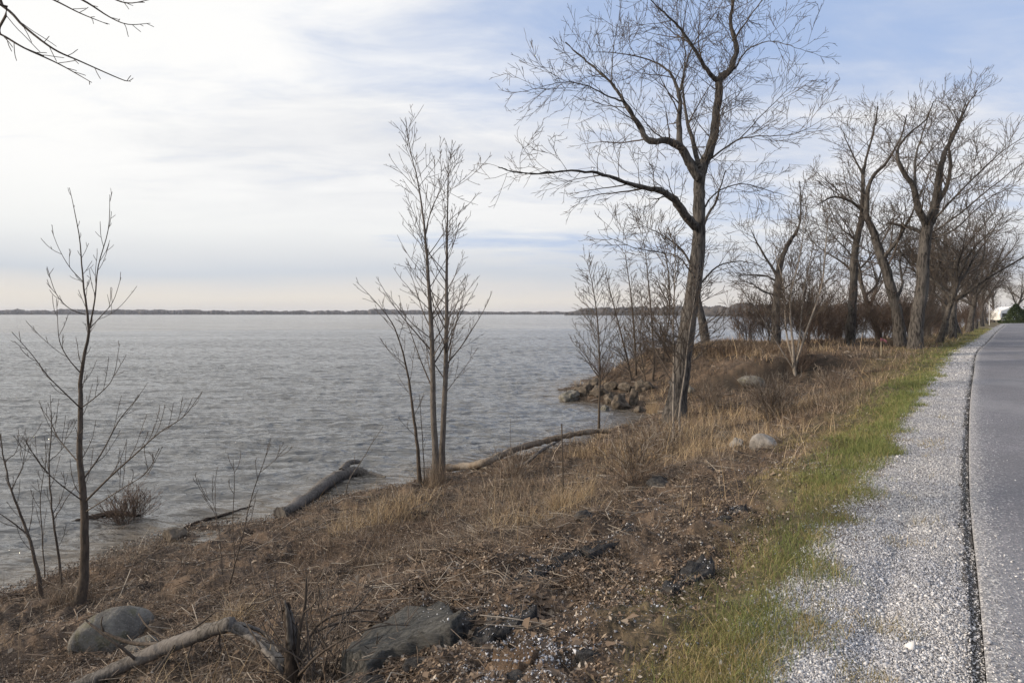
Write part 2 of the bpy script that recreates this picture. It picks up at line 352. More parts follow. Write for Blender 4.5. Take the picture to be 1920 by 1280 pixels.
def f_water(g, o, b):
    b.inputs['IOR'].default_value = 1.5; b.inputs['Specular IOR Level'].default_value = 0.5
    a = g.n('ShaderNodeAttribute'); a.attribute_name = 'shallow'
    c = g.mix(a.outputs['Fac'], (0.115, 0.118, 0.120), (0.115, 0.098, 0.078))
    v = g.mapping(o, scale=(0.55, 1.8, 1), rot=(0, 0, R(-7)))
    h = g.math('ADD', g.noise(v, 3.2, 3, 0.5, 0.4), g.math('MULTIPLY', g.noise(g.mapping(o, scale=(.6, 1.7, 1), rot=(0, 0, R(6))), 1.1, 2, 0.5, 0.3), 1.5))
    h = g.math('MULTIPLY', h, g.math('ADD', .55, g.math('MULTIPLY', g.sstep(g.noise(g.mapping(o, scale=(.25, 1, 1), rot=(0, 0, R(-5))), .09, 3, .6), .38, .62), .7)))
    return c, h, 0.17
M['water'] = mat('lake_water', f_water, 0.09)
# ------------------------------------------------------------------ ground sheet
def polar(rads, angs):
    A, Rr = np.meshgrid(angs, rads); x = Rr*np.sin(A); y = Rr*np.cos(A)
    nr, na = x.shape; idx = np.arange(nr*na).reshape(nr, na)
    f = np.stack([idx[:-1, :-1], idx[1:, :-1], idx[1:, 1:], idx[:-1, 1:]], -1).reshape(-1, 4)
    return x.ravel(), y.ravel(), f[:, ::-1]
angs = np.concatenate([np.linspace(-180, -46, 90)[:-1], np.linspace(-46, 46, 900)[:-1], np.linspace(46, 180, 90)])*math.pi/180
rads = np.concatenate([[0.01, 0.4, 0.9], np.exp(np.linspace(math.log(1.3), math.log(60), 520)), np.exp(np.linspace(math.log(63), math.log(4500), 70))])
x, y, f = polar(rads, angs)
z, dr, ds, t = terrain(x, y, True, True)
gx_z, gx_dr, gx_ds, gx_t = z, dr, ds, t
nz = fbm(x, y, 1.3, 3, 61); nz2 = fbm(x, y, 7, 3, 71)
A_grav = np.clip(1-ss(dr+0.35*nz+0.25*nz2, 0.72, 1.0), 0, 1)*ss(dr, 0.0, 0.02)
gw = 1.35+0.085*np.maximum(y-4, 0)
A_green = ss(dr, 0.7, 0.95)*(1-ss(dr+0.8*nz, gw-0.3, gw+0.6))
A_green = np.maximum(A_green, (dr < -6.6).astype(float))
A_wet = (1-ss(ds, -0.1, 0.35))*0.9
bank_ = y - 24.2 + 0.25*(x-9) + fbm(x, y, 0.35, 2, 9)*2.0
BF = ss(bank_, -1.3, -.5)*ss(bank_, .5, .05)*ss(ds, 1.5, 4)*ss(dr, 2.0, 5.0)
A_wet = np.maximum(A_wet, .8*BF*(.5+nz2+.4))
A_groove = ((dr < 0.065+0.05*nz2) & (dr > -0.05)).astype(float)
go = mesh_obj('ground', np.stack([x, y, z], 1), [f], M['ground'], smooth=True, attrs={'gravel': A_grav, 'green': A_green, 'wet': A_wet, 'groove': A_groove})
tag(go, kind='structure', label='sloping lake bank of brown soil, turf and gravel shoulder')
# ------------------------------------------------------------------ road
offs = [0.0, -0.02, -0.15, -0.4, -0.9, -2, -3.3, -5, -6.6]
P = spline(RD, 16); T = np.gradient(P, axis=0); T /= np.linalg.norm(T, axis=1, keepdims=True); N = np.stack([-T[:, 1], T[:, 0]], 1)
V = []; E = []; AC = []
for i in range(len(P)):
    V.append((*P[i], 1.88)); E.append(1); AC.append(0)
    for k, q in enumerate(offs):
        c = P[i]+N[i]*q; V.append((c[0], c[1], 2.0-(0.012 if k == 0 else 0)+0.04*min(-q, 3.3)/3.3-(0.05*(-q-3.3)/3.3 if -q > 3.3 else 0))); E.append(max(0, .8*(1+q/0.2))); AC.append(-q)
n = len(offs)+1; idx = np.arange(len(P)*n).reshape(len(P), n)
f = np.stack([idx[:-1, :-1], idx[:-1, 1:], idx[1:, 1:], idx[1:, :-1]], -1).reshape(-1, 4)
tag(mesh_obj('road', V, [f], M['road'], smooth=False, attrs={'edge': E, 'across': AC}), kind='structure', label='grey asphalt lakeside road')
# ------------------------------------------------------------------ water
wa = np.linspace(-62, 48, 760)*math.pi/180
wr = np.concatenate([np.exp(np.linspace(math.log(5.0), math.log(150), 700)), np.exp(np.linspace(math.log(155), math.log(6000), 60))])
x, y, f = polar(wr, wa)
r = np.hypot(x, y)
c, s = math.cos(R(-8)), math.sin(R(-8)); xr = x*c-y*s; yr = x*s+y*c
amp = ss(r, 260, 60)
wx = xr*0.38+0.5*vnoise(x*0.5, y*0.5, 4); wy = yr*1.7
wash = (.035*np.exp(-((pdist(x, y, SHS[:200])[0]-1.1-.4*fbm(x, y, .35, 2, 9))/.22)**2)+.022*np.exp(-((pdist(x, y, SHS[:200])[0]-2.3-.5*fbm(x, y, .3, 2, 19))/.3)**2))*ss(r, 40, 25)
zz = amp*(0.11*(fbm(wx, wy, 2.0, 4, 101, 0.6)) + 0.035*np.sin(yr*2.6+3*fbm(x, y, 0.22, 2, 77)*4)*(0.5+vnoise(x*0.15, y*0.15, 5)))
d, _ = pdist(x, y, SHS[:200]); zz *= ss(d, 0.0, 2.0)*0.75+0.25; zz += wash*(inpoly(x, y, LAND) == False)
tag(mesh_obj('lake_water', np.stack([x, y, zz], 1), [f], M['water'], smooth=True, attrs={'shallow': 1-ss(d, 0.2, 2.2)}), kind='structure', label='wide grey lake rippled by wind')
# rest of the water surface behind and beside the view
x, y, f = polar(np.array([0.01, 5, 40, 400, 6000.0]), np.linspace(48, 298, 40)*math.pi/180)
tag(mesh_obj('water', np.stack([x, y, 0*x-0.004], 1), [f], M['water'], attrs={'shallow': 0*x}), kind='structure')
# ------------------------------------------------------------------ trees
def nrm(a):
    l = math.sqrt(a[0]*a[0]+a[1]*a[1]+a[2]*a[2])+1e-9; return (a[0]/l, a[1]/l, a[2]/l)
def perp_rand(d, rnd):
    while True:
        v = (rnd.gauss(0, 1), rnd.gauss(0, 1), rnd.gauss(0, 1))
        k = v[0]*d[0]+v[1]*d[1]+v[2]*d[2]; w = (v[0]-k*d[0], v[1]-k*d[1], v[2]-k*d[2])
        l = math.sqrt(w[0]**2+w[1]**2+w[2]**2)
        if l > 0.2: return (w[0]/l, w[1]/l, w[2]/l)
def children(out, pts, rad, L, lvl, cfg, rnd, t0=0.15):
    if lvl > cfg['max']: return
    cnt = cfg['dens'][lvl]*L; cnt = int(cnt)+(rnd.random() < cnt-int(cnt))
    n = len(pts)
    for i in range(cnt):
        tt = t0+(1-t0)*(i+rnd.random())/cnt
        if tt > 0.985: tt = 0.985
        fi = tt*(n-1); k = int(fi); fr = fi-k
        a, b = pts[k], pts[k+1]
        p = (a[0]+(b[0]-a[0])*fr, a[1]+(b[1]-a[1])*fr, a[2]+(b[2]-a[2])*fr)
        d = nrm((b[0]-a[0], b[1]-a[1], b[2]-a[2])); rr = rad[k]+(rad[k+1]-rad[k])*fr
        q = perp_rand(d, rnd)
        up = cfg.get('side_up', 0.0)
        q = nrm((q[0]+cfg.get('wx', 0), q[1], q[2]+up))
        an = R(rnd.uniform(*cfg['ang'][lvl]))
        nd = nrm((d[0]*math.cos(an)+q[0]*math.sin(an), d[1]*math.cos(an)+q[1]*math.sin(an), d[2]*math.cos(an)+q[2]*math.sin(an)))
        lo, hi = cfg['len'][lvl]
        cl = rnd.uniform(lo, hi)*max(.06, 1.15-cfg.get('cone', .8)*tt)
        grow(out, p, nd, cl, max(min(rr*cfg.get('rr', 0.6), cl*cfg.get('slim', 0.02)), cfg['rmin']), lvl, cfg, rnd)
def grow(out, p, d, L, r, lvl, cfg, rnd):
    n = cfg['seg'][lvl]; stp = L/n; wg = cfg['wig'][lvl]; tr = cfg['trop'][lvl]
    pts = [p]; rad = [r]; re = cfg['rmin']
    for i in range(n):
        d = nrm((d[0]+rnd.gauss(0, wg), d[1]+rnd.gauss(0, wg), d[2]+rnd.gauss(0, wg)+tr))
        p = (p[0]+d[0]*stp, p[1]+d[1]*stp, p[2]+d[2]*stp); pts.append(p)
        rad.append(max(r*(1-(i+1)/n*0.8), re*(0.8 if i == n-1 else 1)))
    out.setdefault(lvl, []).append((pts, rad))
    children(out, pts, rad, L, lvl+1, cfg, rnd)
def plen(p): return float(np.sum(np.linalg.norm(np.diff(np.asarray(p), axis=0), axis=1)))
LS = 1.0
def limb(ctrl, Y0, n=5, jit=0.0, rnd=None):
    """ctrl: (px, py, radius in photo px, depth offset m). Gives world points with real depth."""
    P3 = []
    for c in ctrl:
        Y = Y0+(c[3] if len(c) > 3 else 0); q = px3(c[0], c[1], Y); P3.append((*q, LS*c[2]*Y/F))
    S = spline(P3, n)
    if jit:
        S[1:-1, :3] += rng.normal(0, jit, (len(S)-2, 3))
    rp = S[:, 3]*F/Y0; return S[:, :3], np.maximum(S[:, 3]*(0.55+0.45*ss(rp, 1.5, 7)), 0.003)
def build_tree(name, limbs, Y0, cfg, label, cat='tree', group=None, matn='bark_grey', twigm='twig', seed=1, t0s=None, limbname='limb', flare=0.3, base=None, extra=None):
    """limbs[0] is the trunk; the others start on it. Side growth from every one of them."""
    rnd = random.Random(seed)
    tp, tr = limbs[0]
    b = np.array(base if base else tp[0])
    root = empty(name, tuple(b), label, cat, group)
    out = {}
    for i, (p, r) in enumerate(limbs):
        p = np.array(p); r = np.array(r)
        if i == 0:
            hgt = p[:, 2]-p[0, 2]; r = r*(1+flare*np.exp(-hgt/0.35)*(r > 0.02))
        L = plen(p)
        t0 = (t0s[i] if t0s and i < len(t0s) and t0s[i] is not None else (0.35 if i == 0 else 0.2))
        pp = [tuple(q) for q in p]
        children(out, pp, list(r), L, 1, cfg, rnd, t0)
        k = 14 if r[0] > 0.12 else (9 if r[0] > 0.03 else 6)
        ring = p-b
        if i == 0: ring = np.vstack([ring[0]-[0, 0, 0.25], ring]); r = np.concatenate([[r[0]*1.05], r])
        Vv, Ff = tubes([(ring, r)], k)
        if r[0] > 0.12:
            Vv = Vv+np.random.default_rng(seed+i).normal(0, 0.012, Vv.shape)
        mesh_obj('trunk' if i == 0 else limbname, Vv, Ff, M[matn], root, smooth=True)
    VV = []; FF = []; off = 0
    for lvl, L in out.items():
        L = [(np.array(p)-b, r) for p, r in L]
        Vv, Ff = tubes(L, 5 if lvl == 1 else 3)
        VV.append(Vv); FF.append(Ff[0]+off); off += len(Vv)
    if extra: 
        for e in extra(b, rnd):
            VV.append(e[0]); FF.append(e[1]+off); off += len(e[0])
    if VV: mesh_obj('crown', np.concatenate(VV), [np.concatenate(FF)], M[twigm], root, smooth=False)
    return root
def copy_tree(o, loc, rz=0, sc=1.0, label=None):
    c = o.copy(); COL.objects.link(c); c.location = loc; c.rotation_euler = (0, 0, rz); c.scale = (sc, sc, sc)
    if label: c['label'] = label
    for ch in o.children:
        d = ch.copy(); COL.objects.link(d); d.parent = c
    return c
CB = dict(max=4, dens=[0, 2.8, 3.0, 3.5, 3.6], len=[(0, 0), (1.0, 2.6), (0.6, 1.6), (0.3, 0.8), (0.14, 0.36)],
          ang=[(0, 0), (30, 72), (28, 58), (24, 50), (22, 45)], seg=[0, 9, 6, 4, 3], wig=[0, .08, .075, .08, .09], trop=[0, 0.02, 0.03, 0.03, 0.02], rmin=0.0058, side_up=0.1, rr=0.5, slim=0.013)
# --- the big old tree
Y0 = 19.3; LS = 0.68
trunk = limb([(1266, 778, 27, 0), (1274, 720, 24, 0), (1284, 650, 23, 0), (1293, 590, 21.5, 0), (1304, 520, 19.5, .1), (1310, 450, 17.5, .2), (1311, 390, 15.5, .2), (1311, 345, 14.5, .3), (1318, 312, 13.5, .4), (1333, 278, 12, .5), (1341, 235, 11, .6), (1346, 190, 10, .7), (1350, 150, 9.5, .8), (1371, 128, 8.5, .9), (1381, 88, 7, 1.0), (1370, 45, 6, 1.1), (1374, 5, 5, 1.2), (1384, -50, 3, 1.5), (1390, -110, 1.5, 1.8)], Y0, 4, 0.012)
L1 = limb([(1304, 425, 13, 0), (1283, 400, 11.5, -.3), (1264, 375, 10, -.6), (1238, 358, 8.5, -.9), (1200, 350, 7.5, -1.1), (1160, 338, 6, -1.4), (1120, 325, 4.6, -1.6), (1070, 320, 3.2, -1.8), (1010, 326, 2.0, -2.0), (965, 322, 1.2, -2.1), (935, 314, .7, -2.2)], Y0, 4, 0.01)
L2 = limb([(1311, 335, 13, .1), (1292, 305, 11.5, .1), (1276, 276, 11, 0), (1250, 264, 9.5, -.2), (1217, 264, 8.5, -.3), (1200, 237, 7.5, -.3), (1178, 203, 6.5, -.3), (1160, 176, 5.5, -.2), (1145, 155, 4.5, 0), (1112, 125, 3, .2), (1088, 105, 2.2, .3), (1060, 80, 1.2, .5)], Y0, 4, 0.01)
L2b = limb([(1168, 190, 4.5, -.3), (1140, 180, 3.6, -.6), (1105, 162, 3, -.8), (1070, 154, 2.4, -1), (1035, 158, 1.8, -1.1), (985, 172, 1, -1.3)], Y0, 4, 0.01)
L2c = limb([(1146, 158, 3.5, 0), (1148, 120, 2.8, .2), (1152, 80, 2.2, .4), (1158, 45, 1, .6)], Y0, 4, 0.01)
L3 = limb([(1300, 310, 10.5, .3), (1276, 275, 9, .7), (1274, 235, 8, .9), (1275, 190, 6.5, 1.1), (1264, 150, 5.5, 1.2), (1250, 130, 4.5, 1.3), (1218, 113, 3.5, 1.5), (1160, 100, 2.3, 1.8), (1105, 98, 1.2, 2)], Y0, 4, 0.01)
L3b = limb([(1276, 170, 5, 1.1), (1284, 130, 4, 1.3), (1300, 85, 3, 1.6), (1330, 40, 2.2, 1.8), (1355, 5, 1.2, 2)], Y0, 4, 0.01)
L3c = limb([(1312, 316, 8, .3), (1300, 270, 7, 1.0), (1288, 225, 5.5, 1.4), (1280, 160, 4, 1.8), (1285, 100, 3, 2.2), (1276, 40, 2, 2.4), (1280, -20, 1, 2.6)], Y0, 4, 0.01)
L4 = limb([(1348, 155, 8, .8), (1330, 138, 7, .6), (1310, 105, 6.3, .4), (1290, 75, 5.5, .2), (1272, 50, 4.8, 0), (1246, 25, 3.8, -.2), (1215, -5, 2.6, -.4), (1180, -50, 1.2, -.6)], Y0, 4, 0.01)
L5 = limb([(1376, 75, 4.5, 1), (1400, 40, 3.5, .7), (1425, 5, 2.6, .4), (1450, -40, 1.4, .2)], Y0, 4, 0.01)
L6 = limb([(1322, 305, 4.5, .4), (1350, 285, 4, .1), (1385, 262, 3.3, -.3), (1430, 255, 2.5, -.8), (1490, 252, 1.7, -1.2), (1545, 222, .9, -1.5)], Y0, 4, 0.01)
L7 = limb([(1385, 262, 3, -.3), (1420, 225, 2.3, 0), (1455, 190, 1.7, .3), (1485, 160, .9, .5)], Y0, 4, 0.01)
L8 = limb([(1315, 395, 4.5, .2), (1345, 360, 3.4, .8), (1390, 345, 2.5, 1.3), (1450, 360, 1.6, 1.8), (1490, 372, .8, 2)], Y0, 4, 0.01)
L9 = limb([(1377, 130, 4, .9), (1400, 95, 3.2, .5), (1440, 78, 2.2, .1), (1480, 85, 1.5, -.3), (1525, 100, .8, -.6)], Y0, 4, 0.01)
L10 = limb([(1302, 520, 3.6, -.1), (1270, 480, 2.8, -.7), (1215, 470, 2.2, -1.2), (1165, 455, 1.4, -1.5), (1130, 440, .8, -1.8)], Y0, 4, 0.01)
L11 = limb([(1310, 310, 4, .1), (1266, 365, 3.5, -1.0), (1285, 330, 3, -.9), (1320, 318, 2.6, -.7), (1370, 300, 1.6, -.6), (1440, 262, .9, -.6)], Y0, 4, 0.01)
big = build_tree('cottonwood_tree', [trunk, L1, L2, L2b, L2c, L3, L3b, L3c, L4, L5, L6, L7, L8, L9, L10], Y0, CB, 'tallest bare tree, leaning, with thick furrowed trunk and wide crooked limbs', matn='bark_big', seed=5, t0s=[0.42, .12, .15])
print('big tree done')
# --- saplings by the water, left and middle
CS = dict(max=3, dens=[0, 3.3, 4.0, 4.5], len=[(0, 0), (0.9, 1.7), (0.25, 0.6), (0.08, 0.2)], ang=[(0, 0), (28, 48), (28, 50), (30, 55)], seg=[0, 8, 4, 3],
          wig=[0, .05, .08, .1], trop=[0, 0.07, 0.06, 0.05], rmin=0.0028, side_up=0.1, rr=0.55, slim=0.010, cone=.98)
def gbase(px, py): 
    x, y, z = ground_hit(px, py); return y
YA = gbase(148, 1128); LS = 0.8
A = [limb([(148, 1132, 11.5, 0), (158, 1080, 9, 0), (159, 1000, 8.5, 0), (157, 930, 7.8, .0), (150, 870, 7, 0), (151, 780, 6.2, .1), (152, 700, 5.2, .2), (166, 622, 4.2, .2), (160, 560, 3.4, .2), (154, 510, 2.8, .3), (148, 440, 2, .35), (130, 352, .9, .4)], YA, 4, .003),
     limb([(168, 615, 3.5, .2), (178, 560, 2.8, .1), (184, 500, 2.3, 0), (203, 430, 1.7, -.1), (206, 365, .8, -.2)], YA, 4),
     limb([(158, 942, 4, 0), (205, 895, 3.4, -.2), (255, 850, 2.8, -.4), (300, 810, 2.2, -.5), (345, 780, 1.6, -.6), (378, 735, .8, -.6)], YA, 4),
     limb([(155, 900, 3.4, 0), (190, 850, 2.8, .3), (222, 790, 2.1, .5), (250, 755, 1.6, .6), (270, 728, .8, .7)], YA, 4),
     limb([(151, 765, 3, .1), (120, 735, 2.5, -.2), (90, 705, 2.1, -.3), (60, 665, 1.6, -.4), (22, 622, .9, -.5)], YA, 4),
     limb([(150, 870, 2.8, 0), (110, 822, 2.2, .3), (95, 790, 1.6, .4), (75, 762, .8, .5)], YA, 4),
     limb([(157, 940, 3, 0), (110, 905, 2.4, -.3), (75, 870, 1.8, -.4), (45, 820, .9, -.5)], YA, 4),
     limb([(152, 700, 2.4, .2), (128, 672, 2, .1), (112, 640, 1.6, 0), (108, 600, 1, 0), (106, 560, .7, 0)], YA, 4),
     limb([(166, 618, 2.2, .2), (190, 592, 1.8, .2), (212, 565, 1.4, .2), (227, 520, .8, .2)], YA, 4),
     limb([(160, 590, 2.2, .2), (130, 578, 1.7, 0), (105, 550, 1.3, -.1), (88, 500, .7, -.2)], YA, 4),
     limb([(157, 530, 2, .2), (130, 500, 1.5, .1), (110, 465, 1.1, 0), (97, 432, .6, 0)], YA, 4),
     limb([(152, 765, 2.4, .1), (190, 735, 2, .1), (213, 705, 1.5, .1), (224, 645, .8, .1)], YA, 4),
     limb([(159, 960, 2.6, 0), (230, 915, 2, -.6), (275, 885, 1.5, -.8), (298, 840, .8, -1)], YA, 4)]
CA = dict(CS); CA['dens'] = [0, 5.0, 5.0, 3]; CA['len'] = [(0, 0), (0.16, 0.7), (0.05, 0.18), (0.05, 0.1)]; CA['trop'] = [0, .14, .12, .08]; CA['rmin'] = 0.003; CA['slim'] = 0.010; CA['max'] = 2
build_tree('sapling_tree', A, YA, CA, 'dark bare sapling with upswept branches, tallest one at left, rooted behind the long grey boulder', group='bare saplings along the water', matn='bark_dark', seed=12, t0s=[.25]+[.15]*12, limbname='branch', flare=.35)
def sap(ctrls, Y, cfg, label, seed, matn='bark_dark', twigm='twig', group='bare saplings along the water', t0s=None, name='sapling_tree', flare=.3):
    Ls = [limb(c, Y, 4, .003) for c in ctrls]
    return build_tree(name, Ls, Y, cfg, label, group=group, matn=matn, twigm=twigm, seed=seed, t0s=t0s, limbname='branch', flare=flare)
Yb = gbase(78, 1118)
sap([[(78, 1120, 5.5, 0), (66, 1050, 5, 0), (45, 980, 4.2, .1), (22, 920, 3.4, .1), (5, 850, 2.4, .2), (-4, 790, 1.2, .2)], [(55, 1005, 3, 0), (20, 975, 2.4, -.1), (-15, 955, 1.5, -.2)], [(22, 915, 2.2, .1), (40, 880, 1.5, .1), (52, 820, .8, 0)], [(10, 865, 2, .2), (30, 845, 1.4, .2), (35, 805, .7, .2)]], Yb, CA, 'thin dark sapling curving left out of the picture at the left edge', 21, t0s=[.2]*4)
sap([[(118, 1108, 4.8, 0), (108, 1030, 4, 0), (97, 950, 3.4, 0), (92, 880, 2.8, .1), (97, 800, 1.8, .1), (94, 740, .8, .1)], [(93, 890, 2, .1), (62, 850, 1.6, 0), (40, 815, .8, -.1)], [(92, 865, 1.8, .1), (118, 838, 1.3, .2), (130, 790, .7, .2)], [(100, 975, 2, 0), (128, 930, 1.4, .2), (150, 900, .8, .3)]], gbase(118, 1105)+.1, CA, 'slender upright sapling just left of the tallest left sapling', 22, t0s=[.2]*4)
sap([[(85, 1100, 2.6, 0), (80, 1020, 2.2, 0), (76, 930, 1.6, .1), (88, 860, .8, .1)]], gbase(85, 1092)+.25, CA, 'thinnest whip-like sapling between two dark saplings at left', 23, t0s=[.2])
CC = dict(CA); CC['dens'] = [0, 3.0, 3.4, 3]; CC['len'] = [(0, 0), (0.25, 0.6), (0.08, 0.2), (0.05, .1)]
sap([[(428, 1112, 3.4, 0), (440, 1060, 3, 0), (458, 990, 2.6, 0), (472, 930, 2.2, .1), (490, 880, 1.6, .1), (508, 820, .8, .1)], [(440, 1060, 2, 0), (437, 980, 1.7, .1), (440, 900, 1.2, .1), (437, 860, .7, .1)], [(488, 885, 1.4, .1), (515, 862, 1, 0), (540, 835, .6, 0)]], gbase(428, 1105), CC, 'thin leaning sapling on brown bank between boulder and driftwood log', 24, t0s=[.25, .2, .2])
sap([[(418, 1090, 2, 0), (412, 1010, 1.7, 0), (402, 960, 1.3, .1), (375, 915, .9, .1), (365, 890, .6, .1)], [(408, 975, 1.2, 0), (398, 930, .9, 0), (400, 890, .5, 0)]], gbase(418, 1085)+.1, CC, 'short spindly twiggy sapling just left of the thin leaning sapling', 25, t0s=[.25, .2])
sap([[(646, 935, 2.4, 0), (655, 900, 2.1, 0), (675, 868, 1.8, .1), (695, 835, 1.4, .1), (718, 800, .8, .1)]], gbase(646, 930), CC, 'short thin sapling leaning right over the driftwood log', 26, matn='bark_grey', t0s=[.2])
# middle clump: each stem leaves the same root
Ym = gbase(815, 905); LS = 0.85
CM = dict(CS); CM['max'] = 3; CM['dens'] = [0, 5.5, 4.5, 4.5]; CM['len'] = [(0, 0), (1.3, 2.5), (0.25, 0.8), (0.08, 0.22)]; CM['cone'] = 1.0; CM['ang'] = [(0, 0), (34, 55), (25, 50), (30, 55)]; CM['trop'] = [0, .045, .05, .05]; CM['rmin'] = .0045; CM['slim'] = 0.0085
sap([[(817, 908, 8.5, 0), (816, 840, 7.2, 0), (812, 760, 6.8, 0), (811, 680, 6.2, 0), (808, 600, 5.6, 0), (802, 500, 4.6, .05), (795, 420, 3.6, .1), (783, 340, 2.5, .1), (770, 285, 1.5, .1), (762, 240, .7, .1)], [(797, 440, 2.6, .1), (810, 390, 2, .1), (835, 340, 1.3, 0), (850, 305, .7, 0)]], Ym, CM, 'tall slim grey sapling, left stem of the twin pair at the water edge', 31, matn='bark_grey', t0s=[.26, .15])
sap([[(829, 905, 8, .15), (829, 840, 6.8, .15), (833, 760, 6.4, .15), (836, 680, 5.8, .2), (837, 600, 5.2, .2), (838, 500, 4.2, .2), (838, 430, 3.3, .2), (840, 360, 2.2, .2), (840, 290, .8, .2)]], Ym, CM, 'tall slim grey sapling, right stem of the twin pair at the water edge', 32, matn='bark_grey', t0s=[.26])
CL = dict(CM); CL['len'] = [(0, 0), (0.6, 1.4), (0.2, 0.5), (0.08, 0.18)]; CL['wx'] = -0.5; CL['dens'] = [0, 3.6, 3, 3]
sap([[(787, 905, 5.5, .1), (783, 840, 4.8, .1), (774, 770, 4.2, .1), (766, 710, 3.6, .1), (752, 650, 2.9, 0), (735, 605, 2.2, 0), (708, 570, 1.4, -.1), (668, 528, .7, -.2)]], Ym, CL, 'thinner dark sapling bending left beside the twin pair', 33, t0s=[.15])
CT = dict(CC); CT['rmin'] = .0028
sap([[(796, 898, 2.2, .1), (793, 840, 1.9, .1), (790, 790, 1.5, .1), (786, 740, .8, .1)]], Ym, CT, 'thin short whip standing between the bending sapling and the twin pair', 34, t0s=[.2])
# saplings towards the point
CP = dict(CM); CP['dens'] = [0, 8.5, 5.5, 5]; CP['len'] = [(0, 0), (1.0, 2.2), (0.3, 0.8), (0.1, 0.25)]; CP['rmin'] = 0.0065; CP['slim'] = .010; CP['ang'] = [(0, 0), (35, 62), (25, 50), (30, 55)]
def grp(ctrls, Y, label, seed, **k): return sap(ctrls, Y, k.pop('cfg', CP), label, seed, group='bare saplings on the rocky point', **k)
grp([[(1123, 808, 4, 0), (1124, 740, 3.6, 0), (1124, 670, 3.1, 0), (1120, 600, 2.6, 0), (1112, 540, 1.8, 0), (1100, 486, .8, 0)]], gbase(1123, 806), 'dark straight sapling at the end of the long driftwood pole', 41, t0s=[.2])
grp([[(1187, 745, 4.4, 0), (1180, 690, 3.6, 0), (1168, 640, 3.0, 0), (1150, 570, 2.3, 0), (1135, 510, 1.2, 0)]], gbase(1187, 735)+1.5, 'sapling leaning left out over the rocks of the point', 42, t0s=[.15])
grp([[(1193, 742, 4.4, 0), (1192, 680, 3.8, 0), (1188, 610, 3.2, .1), (1182, 545, 2.4, .1), (1172, 478, 1.1, .2)]], gbase(1193, 735)+2.2, 'upright sapling behind the leaning one on the rocky point', 43, t0s=[.2])
grp([[(1222, 728, 4.2, 0), (1226, 680, 3.6, 0), (1222, 600, 3, .1), (1216, 530, 2.3, .1), (1208, 455, 1, .2)]], gbase(1222, 728)+1, 'grey sapling midway between rocky point and big furrowed trunk', 44, t0s=[.2])
grp([[(1240, 715, 3.6, 0), (1246, 650, 3, 0), (1256, 580, 2.6, .1), (1252, 500, 2, .1), (1236, 440, 1, .2)]], gbase(1240, 715)+1.5, 'sapling standing close at the left of the big furrowed trunk', 45, t0s=[.2])
grp([[(1264, 832, 4, 0), (1262, 780, 3.4, 0), (1263, 700, 3, .05), (1263, 600, 2.5, .1), (1266, 500, 1.6, .1), (1262, 440, .8, .1)]], gbase(1264, 822), 'pale thin sapling, straight one of two in front of the big trunk', 46, matn='bark_pale', t0s=[.35])
grp([[(1276, 830, 4, 0), (1274, 770, 3.6, 0), (1284, 700, 2.8, 0), (1290, 640, 2.2, -.1), (1302, 560, 1.4, -.1), (1310, 500, .8, -.1)]], gbase(1276, 822), 'pale thin sapling bending right in front of the big trunk', 47, matn='bark_pale', t0s=[.4])
grp([[(1214, 735, 3, 0), (1206, 690, 2.6, 0), (1200, 640, 2, 0), (1204, 580, 1.2, 0), (1200, 540, .7, 0)]], gbase(1214, 735)+.4, 'short thin sapling in the brush behind the shore rocks', 48, t0s=[.15])
# trees beyond the big tree
LS = 0.8
CD = dict(CB); CD['max'] = 3; CD['dens'] = [0, 2.6, 3.2, 3.6]; CD['len'] = [(0, 0), (1.2, 2.8), (0.6, 1.5), (0.25, 0.7)]; CD['rmin'] = .008; CD['slim'] = .014
def bt(ctrls, Y, label, seed, cfg=CD, matn='bark_big', t0s=None, twigm='twig', name='bare_tree', group='bare trees beyond the grassy mound'):
    return build_tree(name, [limb(c, Y, 4, .01) for c in ctrls], Y, cfg, label, group=group, matn=matn, twigm=twigm, seed=seed, t0s=t0s)
bt([[(1326, 668, 11, 0), (1318, 610, 9.5, 0), (1306, 550, 8.5, .2), (1305, 480, 7, .3), (1320, 420, 5, .5), (1345, 370, 3, .6), (1360, 320, 1.5, .8)], [(1307, 520, 4.5, .2), (1280, 470, 3.6, 0), (1240, 440, 2.4, -.4), (1200, 420, 1, -.6)], [(1306, 540, 4, .2), (1345, 500, 3, .4), (1390, 490, 2, .8), (1430, 500, 1, 1)]], 31, 'mossy trunked tree half hidden behind the big leaning trunk', 51, t0s=[.35, .2, .2])
bt([[(1456, 662, 10, 0), (1455, 600, 9, 0), (1458, 540, 8.5, 0), (1464, 490, 7, .1), (1480, 455, 5.5, .2), (1498, 425, 3.8, .3), (1502, 380, 2.2, .4), (1499, 340, 1, .4)], [(1460, 520, 5, 0), (1440, 490, 4, -.2), (1420, 455, 3, -.3), (1408, 430, 1.4, -.4)], [(1460, 530, 4, 0), (1430, 516, 3, .3), (1385, 517, 1.6, .5)], [(1458, 555, 3.6, 0), (1428, 545, 3, -.4), (1405, 527, 1.8, -.6)], [(1462, 545, 3, 0), (1500, 520, 2, .4), (1530, 480, 1, .8)]], 30.5, 'broken topped grey tree with forked bare trunk right of the grassy mound', 52, t0s=[.4, .2, .2, .2, .2])
CW = dict(CP); CW['len'] = [(0, 0), (0.8, 2.2), (0.3, 0.9), (0.1, 0.3)]; CW['trop'] = [0, .08, .06, .05]
Yw = gbase(1492, 700)
